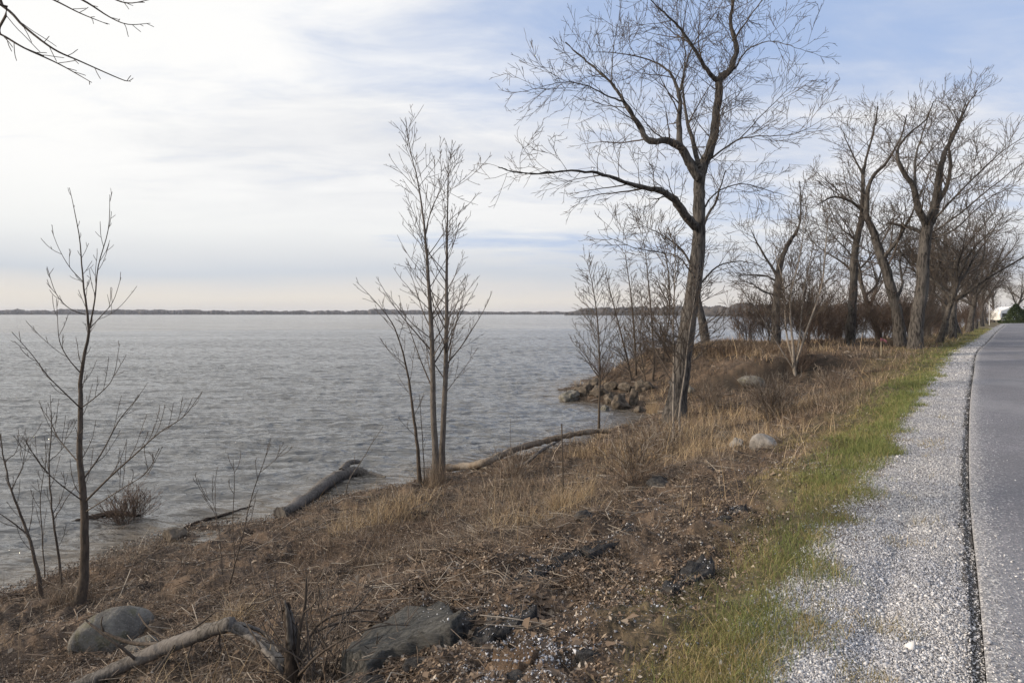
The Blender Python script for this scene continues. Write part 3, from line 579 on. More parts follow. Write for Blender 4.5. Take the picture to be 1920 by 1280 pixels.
sap([[(1490, 700, 5, 0), (1486, 640, 4.2, 0), (1482, 560, 3.4, 0), (1500, 480, 2.4, .2), (1512, 390, 1, .3)], [(1490, 690, 4.4, 0), (1512, 620, 3.6, -.2), (1540, 540, 2.8, -.4), (1548, 460, 2, -.5), (1556, 385, .9, -.6)], [(1490, 692, 4, 0), (1474, 620, 3.2, .2), (1470, 540, 2.5, .3), (1452, 470, 1.2, .4)], [(1492, 690, 3.6, 0), (1500, 620, 3, .3), (1508, 540, 2.4, .5), (1530, 440, 1.1, .7)], [(1488, 692, 3, 0), (1455, 640, 2.4, -.3), (1425, 590, 1.8, -.4), (1390, 540, 1, -.5)]], Yw, CW, 'multi-stemmed grey clump tree fanning up beside the dark bank edge', 53, matn='bark_pale', t0s=[.3]*5, group='bare trees beyond the grassy mound', name='bare_tree')
print('mid trees done')
# tree row along the road
CR = dict(CB); CR['max'] = 4; CR['dens'] = [0, 2.5, 2.6, 2.8, 2.8]; CR['len'] = [(0, 0), (1.4, 3.2), (0.8, 1.8), (0.4, 0.95), (0.2, 0.4)]; CR['rmin'] = .0075; CR['side_up'] = 0.2; CR['slim'] = .014; CR['seg'] = [0, 7, 5, 4, 2]
Yr = 31; LS = 0.7
GR = 'bare trees in the row beside the road'
bt([[(1593, 655, 13, 0), (1596, 600, 11, 0), (1600, 540, 10, 0), (1603, 470, 9, 0), (1614, 420, 8, .2), (1618, 380, 7, .2), (1618, 330, 5.5, .3), (1626, 290, 4.5, .3), (1640, 240, 3, .5), (1645, 200, 1.4, .6)], [(1618, 395, 6, .2), (1590, 375, 5, -.5), (1560, 370, 4, -.8), (1530, 386, 2.4, -1)], [(1619, 330, 4.5, .3), (1604, 300, 3.5, .1), (1590, 270, 2.5, 0), (1575, 235, 1.2, -.2)], [(1606, 450, 4, .1), (1580, 430, 3, .3), (1560, 400, 2, .6), (1545, 360, 1, .8)]], Yr+2, 'leftmost tall tree of the roadside row, with a crooked limb reaching left', 61, CR, group=GR, t0s=[.3, .15, .15, .15]); LS = 0.82
bt([[(1690, 662, 14, 0), (1684, 600, 12, 0), (1676, 560, 11, 0), (1662, 510, 10, 0), (1648, 470, 9, .1), (1636, 430, 8, .1), (1624, 400, 6.5, .2), (1632, 340, 5, .3), (1665, 300, 4, .5), (1690, 255, 2.6, .6), (1700, 215, 1.2, .8)], [(1655, 485, 6, 0), (1680, 455, 5, -.4), (1700, 420, 4, -.7), (1720, 380, 2.6, -.9), (1740, 330, 1.2, -1)], [(1682, 560, 5, 0), (1692, 530, 4.2, .5), (1688, 490, 3, .8), (1700, 460, 1.6, 1)]], Yr-.5, 'curving tree of the roadside row, trunk sweeping up to the left', 62, CR, group=GR, t0s=[.3, .15, .2])
bt([[(1715, 665, 16, 0), (1720, 600, 13.5, 0), (1728, 540, 13, 0), (1732, 480, 12.5, 0), (1738, 430, 11.5, .1), (1750, 400, 10, .1), (1758, 360, 8.5, .2), (1762, 320, 7, .3), (1775, 280, 5.5, .4), (1795, 240, 4, .5), (1810, 205, 2.6, .6), (1832, 170, 1.1, .8)], [(1738, 425, 8, .1), (1722, 390, 7.5, -.2), (1712, 350, 6.5, -.4), (1692, 320, 5.5, -.5), (1682, 285, 4.2, -.6), (1700, 255, 3, -.6), (1735, 225, 2.2, -.5), (1750, 190, 1.1, -.4)], [(1755, 385, 6.5, .1), (1775, 350, 5.5, .6), (1783, 310, 4.8, .9), (1780, 265, 3.6, 1.1), (1800, 220, 2.2, 1.3), (1815, 185, 1, 1.5)], [(1738, 440, 5.5, .1), (1700, 425, 5, .6), (1665, 418, 4, .9)], [(1745, 420, 4, 0), (1790, 370, 3.4, -.8), (1840, 320, 2.6, -1.6), (1885, 280, 1.8, -2.2), (1930, 250, 1, -2.6)], [(1742, 440, 3.8, 0), (1800, 400, 3.2, -1), (1860, 350, 2.4, -1.8), (1925, 300, 1.4, -2.6)], [(1740, 450, 3.2, 0), (1790, 430, 2.8, -.6), (1850, 375, 2, -1.2), (1900, 350, 1, -1.6)], [(1716, 350, 4.5, -.4), (1716, 300, 3.8, 0), (1730, 250, 2.6, .3), (1745, 205, 1.2, .6)]], Yr-2, 'thickest pale trunked tree of the roadside row, first beside the road', 63, CR, group=GR, t0s=[.28, .1, .15, .2, .1, .1, .1, .1])
def autotree(H, seed, label, cfg, rtr, matn='bark_big', group=GR, spread=1.0, name='bare_tree', twigm='twig'):
    rnd = random.Random(seed); lean = rnd.uniform(-.08, .08)
    trk = [(0, 0, 0)]; rad = [rtr]; n = 7; p = (0, 0, 0); d = (lean, 0, 1)
    for i in range(n):
        d = nrm((d[0]+rnd.gauss(0, .07), d[1]+rnd.gauss(0, .07), d[2])); s_ = H*0.6/n
        p = (p[0]+d[0]*s_, p[1]+d[1]*s_, p[2]+d[2]*s_); trk.append(p); rad.append(rtr*(1-.62*(i+1)/n))
    Ls = [(spline(np.array(trk), 3), np.interp(np.linspace(0, 1, 3*n+1), np.linspace(0, 1, n+1), rad))]
    for k in range(6):
        i = rnd.choice([3, 4, 5, 5, 6, 7]); p = trk[min(i, n)]; r = rad[min(i, n)]*.72
        a = k*1.05+rnd.uniform(-.3, .3); el = rnd.uniform(.6, 1.5)
        d = nrm((math.cos(a)*spread, math.sin(a)*spread, el)); q = [p]; rr = [r]
        L = (H-p[2])*rnd.uniform(.75, 1.0); m = 6
        for j in range(m):
            d = nrm((d[0]+rnd.gauss(0, .16), d[1]+rnd.gauss(0, .16), d[2]+rnd.gauss(0, .08)+.09))
            p = (p[0]+d[0]*L/m, p[1]+d[1]*L/m, p[2]+d[2]*L/m); q.append(p); rr.append(r*(1-.92*(j+1)/m))
        Ls.append((spline(np.array(q), 3), np.interp(np.linspace(0, 1, 3*m+1), np.linspace(0, 1, m+1), rr)))
    return build_tree(name, Ls, 0, cfg, label, group=group, matn=matn, twigm=twigm, seed=seed, t0s=[.35]+[.15]*6, base=(0, 0, 0))
CQ = dict(CR); CQ['max'] = 3; CQ['dens'] = [0, 2.8, 3.0, 3.0]; CQ['rmin'] = .0105; CQ['len'] = [(0, 0), (1.4, 3.2), (0.7, 1.7), (0.35, 0.9)]
protos = [autotree(11.5, 71, 'x', CQ, .28), autotree(10, 72, 'x', CQ, .2, matn='bark_big'), autotree(12.5, 73, 'x', CQ, .33)]
spots = [(1650, 37, 1, .9, 'slim tree behind the two leftmost tall roadside trees'), (1760, 36, 1, .85, 'tree directly behind the thickest pale roadside trunk'), (1786, 42, 0, .85, 'forked tree just right of the thickest pale roadside trunk'),
         (1800, 50, 1, .95, 'reddish twigged tree midway down the roadside row'), (1818, 58, 2, .85, 'dark trunked tree midway down the roadside row'), (1828, 70, 0, .95, 'farther tree in the roadside row, past the dark trunked one'),
         (1842, 84, 1, 1.1, 'far reddish tree nearing the end of the roadside row'), (1848, 102, 2, .95, 'far tree left of the white camper trailer'), (1862, 125, 0, 1.0, 'last tree of the row, directly behind the white camper trailer'),
         (1900, 140, 2, 1.0, 'spreading tree at the right edge behind the evergreen bush'), (1775, 46, 2, .8, 'tall tree on the lake side midway down the roadside row'), (1740, 44, 0, .8, 'tree seen through the branches behind the first roadside trunk')]
used = set()
for i, (px, Y, k, sc_, lab) in enumerate(spots):
    X = (px-CX)/F*Y; loc = (X, Y, gz(X, Y)-.1)
    if k not in used:
        o = protos[k]; o.location = loc; o.rotation_euler = (0, 0, .4*i); o.scale = (sc_,)*3; o['label'] = lab; used.add(k)
    else: copy_tree(protos[k], loc, 1.7*i, sc_, lab)
print('row done')
# brush thicket under the row: each a many-stemmed shrub
def shrub(name, H, nst, seed, label, cfg, group, matn='twig_red', spread=.5, cat='shrub', r0=.012):
    rnd = random.Random(seed); out = {}
    root = empty(name, (0, 0, 0), label, cat, group)
    for k in range(nst):
        a = rnd.uniform(0, 6.28); s_ = rnd.uniform(.05, spread); rb = rnd.uniform(0, .18*H)
        grow(out, (math.cos(a)*rb*.6, math.sin(a)*rb*.6, -.05), nrm((math.cos(a)*s_, math.sin(a)*s_, 1)), H*rnd.uniform(.55, 1), r0*rnd.uniform(.6, 1.1), 0, cfg, rnd)
    st = [(np.array(p), r) for p, r in out.pop(0)]
    V_, F_ = tubes(st, 4); mesh_obj('stems', V_, F_, M[matn], root)
    VV = []; FF = []; off = 0
    for l in out.values():
        V_, F_ = tubes([(np.array(p), r) for p, r in l], 3); VV.append(V_); FF.append(F_[0]+off); off += len(V_)
    if VV: mesh_obj('twigs', np.concatenate(VV), [np.concatenate(FF)], M[matn], root)
    return root
CU = dict(max=2, dens=[0, 4.0, 5.0], len=[(0, 0), (0.5, 1.3), (0.2, 0.5)], ang=[(0, 0), (20, 50), (25, 55)], seg=[6, 4, 3], wig=[.10, .12, .12], trop=[.02, .04, .04], rmin=.006, side_up=.2, rr=.6, slim=.02)
sh = [shrub('thicket_shrub', 3.2, 26, 81, 'x', CU, 'reddish brown thicket shrubs under the roadside trees'), shrub('thicket_shrub', 2.6, 24, 82, 'x', CU, 'reddish brown thicket shrubs under the roadside trees'), shrub('thicket_shrub', 3.8, 22, 83, 'x', CU, 'reddish brown thicket shrubs under the roadside trees', matn='twig')]
rs = random.Random(5); used = set(); k = 0
spots2 = []
for Y in [31, 33, 35, 38, 41, 45, 49, 54, 60, 67, 75, 84, 95, 108, 122]:
    rx = float(np.interp(Y, RDS[:, 1], RDS[:, 0]))
    for q in (3.6, 6.2, 8.8):
        if Y > 70 and q > 6.5: continue
        X = rx-q*1.25-rs.uniform(-.8, .8)
        if float(terrain(np.array([X]), np.array([Y+.0]))[0]) > .6: spots2.append((X, Y+rs.uniform(-.8, .8)))
for X, Y in spots2:
    kk = rs.randrange(3); loc = (X, Y, gz(X, Y)); sc_ = rs.uniform(.95, 1.45)
    lab = 'bare reddish brown brush of the thicket '+('around the nearest roadside trunks' if Y < 40 else 'midway along the roadside trees' if Y < 68 else 'at the far end of the roadside trees')
    if kk not in used: o = sh[kk]; o.location = loc; o.scale = (sc_,)*3; o['label'] = lab; used.add(kk)
    else: copy_tree(sh[kk], loc, rs.uniform(0, 6), sc_, lab)
# lower shrubs on the bank
CV = dict(CU); CV['rmin'] = .0035; CV['len'] = [(0, 0), (0.25, 0.7), (0.1, 0.3)]; CV['dens'] = [0, 8, 5]; CV['slim'] = .012
def put_shrub(px, py, H, n, seed, label, matn='stick', spread=.7, r0=.007, dY=0, name='bare_shrub', group=None, wet=False):
    x, y, z = ground_hit(px, py); y += dY; x = (px-CX)/F*y
    o = shrub(name, H, n, seed, label, CV, group, matn=matn, spread=spread, r0=r0)
    o.location = (x, y, max(gz(x, y), -.15 if wet else -9)); return o
put_shrub(1450, 790, 1.2, 46, 91, 'tan bare bush behind the pale round boulder', spread=.7)
put_shrub(1140, 725, 1.5, 34, 92, 'low reddish bush sprawling over the rocks of the point', matn='twig_red', spread=1.2, dY=2)
put_shrub(1215, 722, 1.7, 28, 93, 'brown bush between the point saplings and the big trunk', matn='twig_red', spread=.8, dY=3)
put_shrub(1260, 715, 1.6, 28, 94, 'twiggy brush at the foot of the big leaning trunk', matn='twig_red', spread=.8, dY=3)
put_shrub(238, 975, .75, 46, 95, 'small dark bush standing in the shallow water', matn='twig_red', spread=1.1, r0=.005, wet=True, name='drowned_bush')
put_shrub(1500, 700, 1.2, 26, 96, 'dark bush at the foot of the multi-stemmed clump tree', matn='twig_red', spread=1.0)
put_shrub(1560, 650, 1.9, 28, 97, 'grey brown bush left of the roadside tree row', matn='twig_red', spread=.7, dY=2)
put_shrub(655, 1275, .5, 5, 98, 'thorny stems arching beside the dark slate slab', matn='twig', spread=.9, r0=.008)
put_shrub(590, 1290, .65, 5, 99, 'upright thin stems around the broken stump', matn='twig', spread=.55, r0=.008)
put_shrub(1190, 905, .8, 24, 100, 'low grey bramble on the mid bank right of the golden tussock', matn='stick', spread=1.1, r0=.005)
put_shrub(1245, 860, .9, 22, 101, 'fine tan shrub in front of the two pale saplings', matn='stick', spread=.8, r0=.005)
put_shrub(1330, 770, 1.1, 28, 102, 'tan brush in the hollow right of the big trunk', matn='stick', spread=1.0, r0=.006)
put_shrub(1560, 735, .9, 26, 103, 'low brown brush on the slope between dark bank and road', matn='stick', spread=1.1, r0=.006)
put_shrub(960, 905, .7, 20, 104, 'low wispy brush right of the twin saplings', matn='stick', spread=1.0, r0=.004)
# overhanging tree at the left: trunk out of the picture, branch tips in it
CO = dict(CA); CO['dens'] = [0, 2.2, 2.5, 3]; CO['len'] = [(0, 0), (.10, .36), (.06, .2), (.05, .1)]; CO['trop'] = [0, .0, .03, .03]; CO['rmin'] = .0026; CO['max'] = 1; CO['slim'] = .009
Yo = 4.6; tx = -7.2; ty = 3.6; tz = gz(tx, ty)
ot = [(spline(np.array([(tx, ty, tz), (tx-.1, ty, tz+2), (tx+.1, ty+.1, tz+4), (tx+.2, ty+.1, tz+6.5), (tx, ty+.1, tz+8.5)]), 4), np.linspace(.14, .03, 17))]
def ob(ctrl, zst):
    P3 = [(tx+.1, ty+.1, zst, .035)]+[(*px3(a, b, Yo+c), max(w*Yo/F, .002)) for a, b, w, c in ctrl]
    S = spline(np.array(P3), 5); return S[:, :3], S[:, 3]
ot += [ob([(-120, -60, 3.6, 0), (5, 12, 2.6, .1), (45, 50, 2.2, .1), (100, 92, 1.8, .1), (150, 115, 1.4, .15), (225, 148, 1, .2), (245, 153, .6, .2)], tz+4.2),
       ob([(-90, 20, 3, -.2), (0, 64, 2, -.1), (45, 90, 1.6, -.1), (110, 120, 1.2, 0), (172, 155, .6, 0)], tz+4.0),
       ob([(-60, -120, 3.6, .3), (60, -40, 2.6, .3), (150, -2, 2, .3), (205, 32, 1.3, .35), (240, 46, .9, .35), (282, 44, .5, .4)], tz+4.8),
       ob([(-60, -90, 3, .5), (30, -30, 2.2, .5), (100, 0, 1.7, .5), (150, 25, 1.2, .5), (202, 46, .6, .5)], tz+4.6),
       ob([(100, -60, 2.2, .2), (200, -8, 1.6, .2), (240, 6, 1.1, .2), (280, 0, .6, .2)], tz+5)]
build_tree('overhanging_tree', ot, Yo, CO, 'tree at the left whose bare branch tips hang into the top left corner', matn='bark_dark', seed=111, t0s=[.5, .3, .3, .3, .3, .3], limbname='branch', cat='tree')
# ------------------------------------------------------------------ rocks
from mathutils import Vector
def rock_mesh(name, size, seed, m, parent=None, rough=.22, sub=4, flat=0.0, rot=0, cuts=6):
    import bmesh
    bm = bmesh.new(); bmesh.ops.create_icosphere(bm, subdivisions=sub, radius=1)
    r = np.random.default_rng(seed); co = np.array([v.co for v in bm.verts])
    # planar cuts give facets, noise gives grain
    for k in range(cuts):
        n_ = r.normal(size=3); n_ /= np.linalg.norm(n_); lim = r.uniform(.58, .86)
        dd = co@n_; m_ = dd > lim; co[m_] -= np.outer((dd[m_]-lim)*.97, n_)
    a = co*1.6+seed; nn = fbm(a[:, 0]+a[:, 2]*.7, a[:, 1]-a[:, 2]*.6, 1.2, 4, seed)
    co *= (1+rough*nn)[:, None]
    if flat: co[:, 2] = np.where(co[:, 2] > flat, flat+(co[:, 2]-flat)*.12, co[:, 2])
    co *= np.array(size)
    for v, c in zip(bm.verts, co): v.co = c
    me = bpy.data.meshes.new(name); bm.to_mesh(me); bm.free()
    me.polygons.foreach_set('use_smooth', [True]*len(me.polygons)); me.materials.append(m)
    o = bpy.data.objects.new(name, me); COL.objects.link(o); o.rotation_euler = (0, 0, rot)
    return o
def rock(px, py, wpx, hpx, label, seed, m='rock_grey', dep=1.0, rot=0, flat=0, cat='rock', name='rock', group=None, sink=.25, rough=.34, tilt=0, cuts=10, dY=0):
    """px,py: middle of the visible rock's foot"""
    x, y, z = ground_hit(px, py); y += dY; x = (px-CX)/F*y; z = max(gz(x, y), 0)
    w = wpx*y/F/2; h = hpx*y/F/(2-sink*1.0)*1.05
    o = rock_mesh(name, (w, w*dep, h), seed, M[m], rough=rough, flat=flat, cuts=cuts)
    o.location = (x, y+w*dep*.6, z+h*(1-sink)-.02-h*.25); o.rotation_euler = (0, tilt, rot)
    return tag(o, label, cat, group)
rock(182, 1238, 86, 78, 'large long smooth grey boulder half buried in leaves at lower left', 3, dep=1.75, rot=R(-38), dY=.15, cat='boulder', name='boulder', rough=.08, sink=.35, cuts=1)
rock(262, 1225, 60, 34, 'small low grey stone under the fallen branch beside the large boulder', 9, dep=.8, rot=.3, sink=.4)
rock(1436, 842, 58, 42, 'pale grey rounded boulder on the open slope', 5, 'rock_pale', cat='boulder', name='boulder', sink=.3, rough=.12)
rock(1385, 843, 28, 24, 'small tan stone just left of the pale rounded boulder', 6, 'rock_pale', sink=.3)
rock(1364, 834, 32, 24, 'tan stone at the left end of the three stones on the slope', 7, 'rock_brown', sink=.3)
rock(1416, 726, 66, 30, 'dark mossy boulder below the grassy bank edge', 8, 'rock_grey', cat='boulder', name='boulder', sink=.45, rough=.1)
rock(1298, 735, 30, 14, 'low dark stone right of the big trunk foot', 19, 'rock_grey', sink=.45)
rock(322, 1014, 48, 26, 'round mossy tan stone at the water edge left of the leaning sapling', 10, 'rock_brown', sink=.35)
pr = [(1068, 754, 40, 26, 'flat topped outermost rock of the point', 'rock_grey'), (1098, 746, 34, 26, 'brown rock second from the tip of the point', 'rock_brown'), (1125, 748, 38, 24, 'broad low rock midway along the point', 'rock_brown'),
      (1145, 760, 30, 26, 'round dark rock left of the biggest waterline rock', 'rock_brown'), (1164, 768, 40, 32, 'biggest rounded dark rock at the waterline in the cove', 'rock_brown'), (1190, 762, 22, 32, 'upright narrow rock at the cove corner', 'rock_brown'),
      (1198, 775, 22, 18, 'small rock at the foot of the upright rock', 'rock_brown'), (1112, 735, 30, 22, 'reddish rock behind the broad low rock', 'rock_brown'), (1150, 735, 30, 20, 'tan rock under the sprawling red bush', 'rock_brown'),
      (1176, 738, 30, 20, 'rock half covered by brush above the cove', 'rock_brown'), (1208, 738, 36, 24, 'squared rock between two point saplings', 'rock_brown'), (1085, 738, 26, 18, 'small stone behind the outermost rock', 'rock_brown'), (1136, 772, 20, 12, 'small wet stone in the cove shallows', 'rock_grey')]
for i, (a, b, w, h, lab, m) in enumerate(pr): rock(a, b, w, h, lab, 120+i, m, dep=1.0, rot=i*.8, group='rocks along the shore point', sink=.42, dY=.2, rough=.55, cuts=14)
# slate slab, black asphalt pieces, brown clod
SLABP = []
def slab(ctop, thick, label, m, seed, name='rock_slab', cat='slab', lift=.04, zs=None):
    """outline of the top face in photo pixels, laid on the bank; thickness downwards"""
    r = np.random.default_rng(seed); pts = []
    C = [ground_hit(a, b) for a, b in ctop]
    out = []
    for i in range(len(C)):
        a = np.array(C[i]); b = np.array(C[(i+1) % len(C)])
        for k in range(6): out.append(a+(b-a)*k/6)
    out = np.array(out); zz = out[:, 2]; A_ = np.c_[out[:, :2], np.ones(len(out))]; co_, *_ = np.linalg.lstsq(A_, zz, rcond=None)
    c = out[:, :2].mean(0); zc_ = float(np.r_[c, 1]@co_)+lift; n = len(out)
    V_ = []; rings = [(1.0, -thick), (1.03, -thick*.5), (1.0, -.012), (.975, 0), (.8, .0), (.55, .0), (.3, .0)]
    jit = 1+r.normal(0, .02, n)
    for s_, dz_ in rings:
        for k in range(n):
            q = c+(out[k, :2]-c)*s_*jit[k]
            lay = .012*math.sin((q[0]*.6+q[1])*42)*(1 if s_ < 1 else .3)+.02*float(fbm(q[0]+0*q[:1], q[1]+0*q[:1], 5, 3, seed)[0])
            V_.append((q[0]-c[0], q[1]-c[1], float(np.r_[q, 1]@co_)+lift+dz_+lay-zc_+(r.normal(0, .012 if m == 'slab' else .014) if s_ > .97 else (0 if m == 'slab' else r.normal(0, .005)))))
    for _ in range(110):
        k = r.integers(n); s_ = r.random()**.5*.95; q = c+(out[k, :2]-c)*s_*jit[k]
        if fbm(q[:1]*1., q[1:]*1., 4, 2, 5)[0] > (.05 if m == 'slab' else -.05): SLABP.append((q[0], q[1], float(np.r_[q, 1]@co_)+lift+.012*math.sin((q[0]*.6+q[1])*42)+.012, 0, 0, 0))
    V_.append((0, 0, 0)); Fq = []; Ft = []
    for j in range(len(rings)-1):
        for k in range(n): Fq.append((j*n+k, j*n+(k+1) % n, (j+1)*n+(k+1) % n, (j+1)*n+k))
    j = len(rings)-1
    for k in range(n): Ft.append((j*n+k, j*n+(k+1) % n, len(V_)-1))
    o = mesh_obj(name, V_, [Fq, Ft], M[m]); o.location = (c[0], c[1], zc_); tag(o, label, cat); return o
slab([(640, 1262), (700, 1205), (762, 1166), (835, 1160), (862, 1190), (850, 1215), (790, 1228), (735, 1248), (690, 1272)], .22, 'broad dark grey slate slab with parallel grain and white chips on it', 'slab', 4, lift=.11)
slab([(1235, 1120), (1270, 1088), (1310, 1064), (1340, 1068), (1338, 1085), (1300, 1105), (1262, 1128)], .16, 'narrow black slab with white gravel on it beside the olive grass', 'tar', 5, lift=.06)
slab([(900, 1275), (930, 1235), (985, 1218), (1010, 1230), (985, 1262), (950, 1285)], .12, 'rusty brown lump of earth at the bottom centre', 'clod', 6, name='soil_clod', cat='soil', lift=.03)
slab([(1310, 972), (1345, 958), (1400, 952), (1402, 962), (1360, 978), (1325, 985)], .08, 'thin black broken slab on the slope above the others', 'tar', 7, lift=.03)
for ct_, lb_, sd_ in [([(838, 1178), (905, 1118), (955, 1090), (975, 1098), (925, 1135), (870, 1185)], 'black crumbling ledge piece just above the slate slab', 11), ([(968, 1092), (1030, 1055), (1080, 1034), (1090, 1044), (1040, 1072), (985, 1104)], 'black crumbling ledge piece in the middle of the eroded edge', 12), ([(1090, 1034), (1150, 1008), (1180, 985), (1192, 992), (1160, 1020), (1104, 1046)], 'black crumbling ledge piece at the upper end of the eroded edge', 13), ([(880, 1200), (930, 1150), (990, 1130), (1010, 1150), (960, 1185), (905, 1215)], 'flat dark broken piece lying below the crumbling ledge', 14)]:
    slab(ct_, .2, lb_, 'tar', sd_, name='asphalt_ledge', lift=.025)
bl = [(1105, 1228, 62, 40, 'black asphalt lump left of the olive grass'), (690, 1288, 110, 46, 'black broken rock under the near edge of the slate slab'), (965, 1292, 60, 34, 'black chunk at the bottom beside the rusty earth'),
      (1100, 972, 40, 26, 'black stone in the dry grass beside the golden tussock'),
      (1240, 912, 60, 26, 'dark stone at the upper end of the eroded ledge'), (870, 1180, 50, 40, 'black rock wedged at the right end of the slate slab'), (780, 1250, 60, 34, 'black rounded rock at the front edge of the slate slab'), (1120, 1275, 70, 24, 'low black lump at the bottom edge in sparse grass')]
for i, (a, b, w, h, lab) in enumerate(bl): rock(a, b, w, h*.7, lab, 150+i, 'tar', dep=.8, rot=i*1.1, name='asphalt_lump', cat='rock', sink=.6, rough=.5, cuts=9, group='black broken asphalt pieces')
# ------------------------------------------------------------------ logs, fallen branch, stump, stake
def wpath(ctrl):
    """(px, py, radius px, height of the centre above ground or water m)"""
    P3 = []
    for a, b, w, h in ctrl:
        x, y, z = ground_hit(a, b); z = max(gz(x, y), 0)
        P3.append((x, y, z+h, w*y/F))
    return spline(np.array(P3), 6)
def log(name, parts, label, cat='log', partn='log_trunk', mats=None, seed=1):
    base = wpath(parts[0])[0, :3]; root = empty(name, tuple(base), label, cat)
    r = np.random.default_rng(seed)
    for i, c in enumerate(parts):
        S = wpath(c); k = 12
        V_, F_ = tubes([(S[:, :3]-base, S[:, 3]*(1+r.normal(0, .10, len(S))+.22*(r.random(len(S)) < .12)))], k)
        V_ = V_+r.normal(0, .007, V_.shape); V_[:k] -= np.outer(r.uniform(-.9, 1.2, k), (S[1, :3]-S[0, :3]))*.5
        n = len(S); V_ = np.vstack([V_, (S[0, :3]-base)-(S[1, :3]-S[0, :3])*.12, (S[-1, :3]-base)])
        caps = [(k_+0, (k_+1) % k, len(V_)-2) for k_ in range(k)]+[((n-1)*k+(k_+1) % k, (n-1)*k+k_, len(V_)-1) for k_ in range(k)]
        mesh_obj((partn if i == 0 else 'branch'), V_, F_+[np.array(caps)], M[mats[i] if mats else 'drift'], root, smooth=True)
    return root
log('driftwood_log', [[(524, 970, 12, .05), (540, 962, 11, .06), (580, 940, 11, .09), (615, 915, 11, .12), (640, 902, 10, .14), (665, 894, 9, .12), (690, 894, 7, .06), (722, 896, 4, .0)], [(640, 902, 6, .22), (655, 890, 5, .26), (676, 884, 3, .22)]], 'thick weathered grey log lying half in the water', mats=['drift', 'drift'], seed=3)
log('driftwood_pole', [[(815, 886, 6, .08), (870, 884, 7, .10), (910, 876, 6.5, .14), (960, 860, 6, .18), (1010, 846, 5.5, .22), (1060, 836, 5, .26), (1110, 826, 4.6, .26), (1145, 818, 3.6, .2)], [(905, 878, 3, .05), (930, 880, 2, .03), (950, 882, 1, .0)]], 'long slender driftwood pole stretched along the water edge', mats=['drift_brown', 'drift_brown'], seed=4)
log('driftwood_branch', [[(950, 882, 2.4, .04), (985, 870, 2.8, .06), (1015, 856, 2.8, .1), (1045, 838, 2.2, .14), (1056, 830, 1.6, .16)]], 'short pale branch lying inside the long driftwood pole', cat='branch', partn='stick', seed=5)
log('sunken_branch', [[(310, 1006, 2.4, .0), (360, 984, 2.6, .0), (420, 966, 2.4, .01), (480, 948, 2, .0), (520, 936, 1, -.02)]], 'dark waterlogged branch along the shoreline near the mossy stone', cat='branch', partn='stick', mats=['rot'], seed=6)
log('sunken_branch', [[(130, 985, 3.5, .03), (175, 975, 5, .05), (215, 968, 5, .06), (260, 972, 3, .04)]], 'dark drowned branch lying beneath the small bush in the water', cat='branch', partn='stick', mats=['rot'], seed=7)
# fallen grey branch in the foreground, held up by its broken stump
def hpath(ctrl):
    return spline(np.array([(*px3(a, b, Y), w*Y/F) for a, b, w, Y in ctrl]), 6)
def solid(name, S, m, parent, base, k=10, seed=1, jit=.003):
    r = np.random.default_rng(seed); V_, F_ = tubes([(S[:, :3]-base, S[:, 3]*(1+r.normal(0, .05, len(S))))], k); n = len(S)
    V_ = V_+r.normal(0, jit, V_.shape); V_ = np.vstack([V_, S[0, :3]-base, S[-1, :3]-base])
    caps = [((i+1) % k, i, len(V_)-2) for i in range(k)]+[((n-1)*k+i, (n-1)*k+(i+1) % k, len(V_)-1) for i in range(k)]
    return mesh_obj(name, V_, F_+[np.array(caps)], M[m], parent, smooth=True)
yb = ground_hit(300, 1265)[1]; ys = ground_hit(545, 1290)[1]
print('depths fore', yb, ys)
fb = hpath([(60, 1315, 10, yb-.2), (150, 1283, 11, yb-.1), (240, 1243, 12.5, yb), (310, 1213, 13.5, yb), (370, 1190, 12.5, yb-.05), (420, 1172, 13, yb-.1), (436, 1168, 11, yb-.12)])
base = fb[0, :3]; fr = empty('fallen_branch', tuple(base), 'thick grey fallen branch snapped over at an angle in front of the large boulder', 'branch')
solid('main_stem', fb, 'drift', fr, base, 12, 2)
for i, c in enumerate([[(418, 1168, 8, yb-.1), (450, 1178, 7, yb-.12), (490, 1200, 6.5, yb-.2), (525, 1235, 7, ys+.1), (548, 1262, 6, ys+.02)], [(424, 1176, 5, yb-.14), (470, 1196, 4.5, yb-.2), (505, 1228, 5, ys+.05), (540, 1270, 4, ys)], [(430, 1166, 4, yb-.06), (465, 1172, 3.6, yb-.1), (500, 1190, 3, yb-.1), (522, 1222, 2, ys+.2)]]):
    solid('splinter', hpath(c), 'drift', fr, base, 6, 5+i)
rnd = random.Random(44)
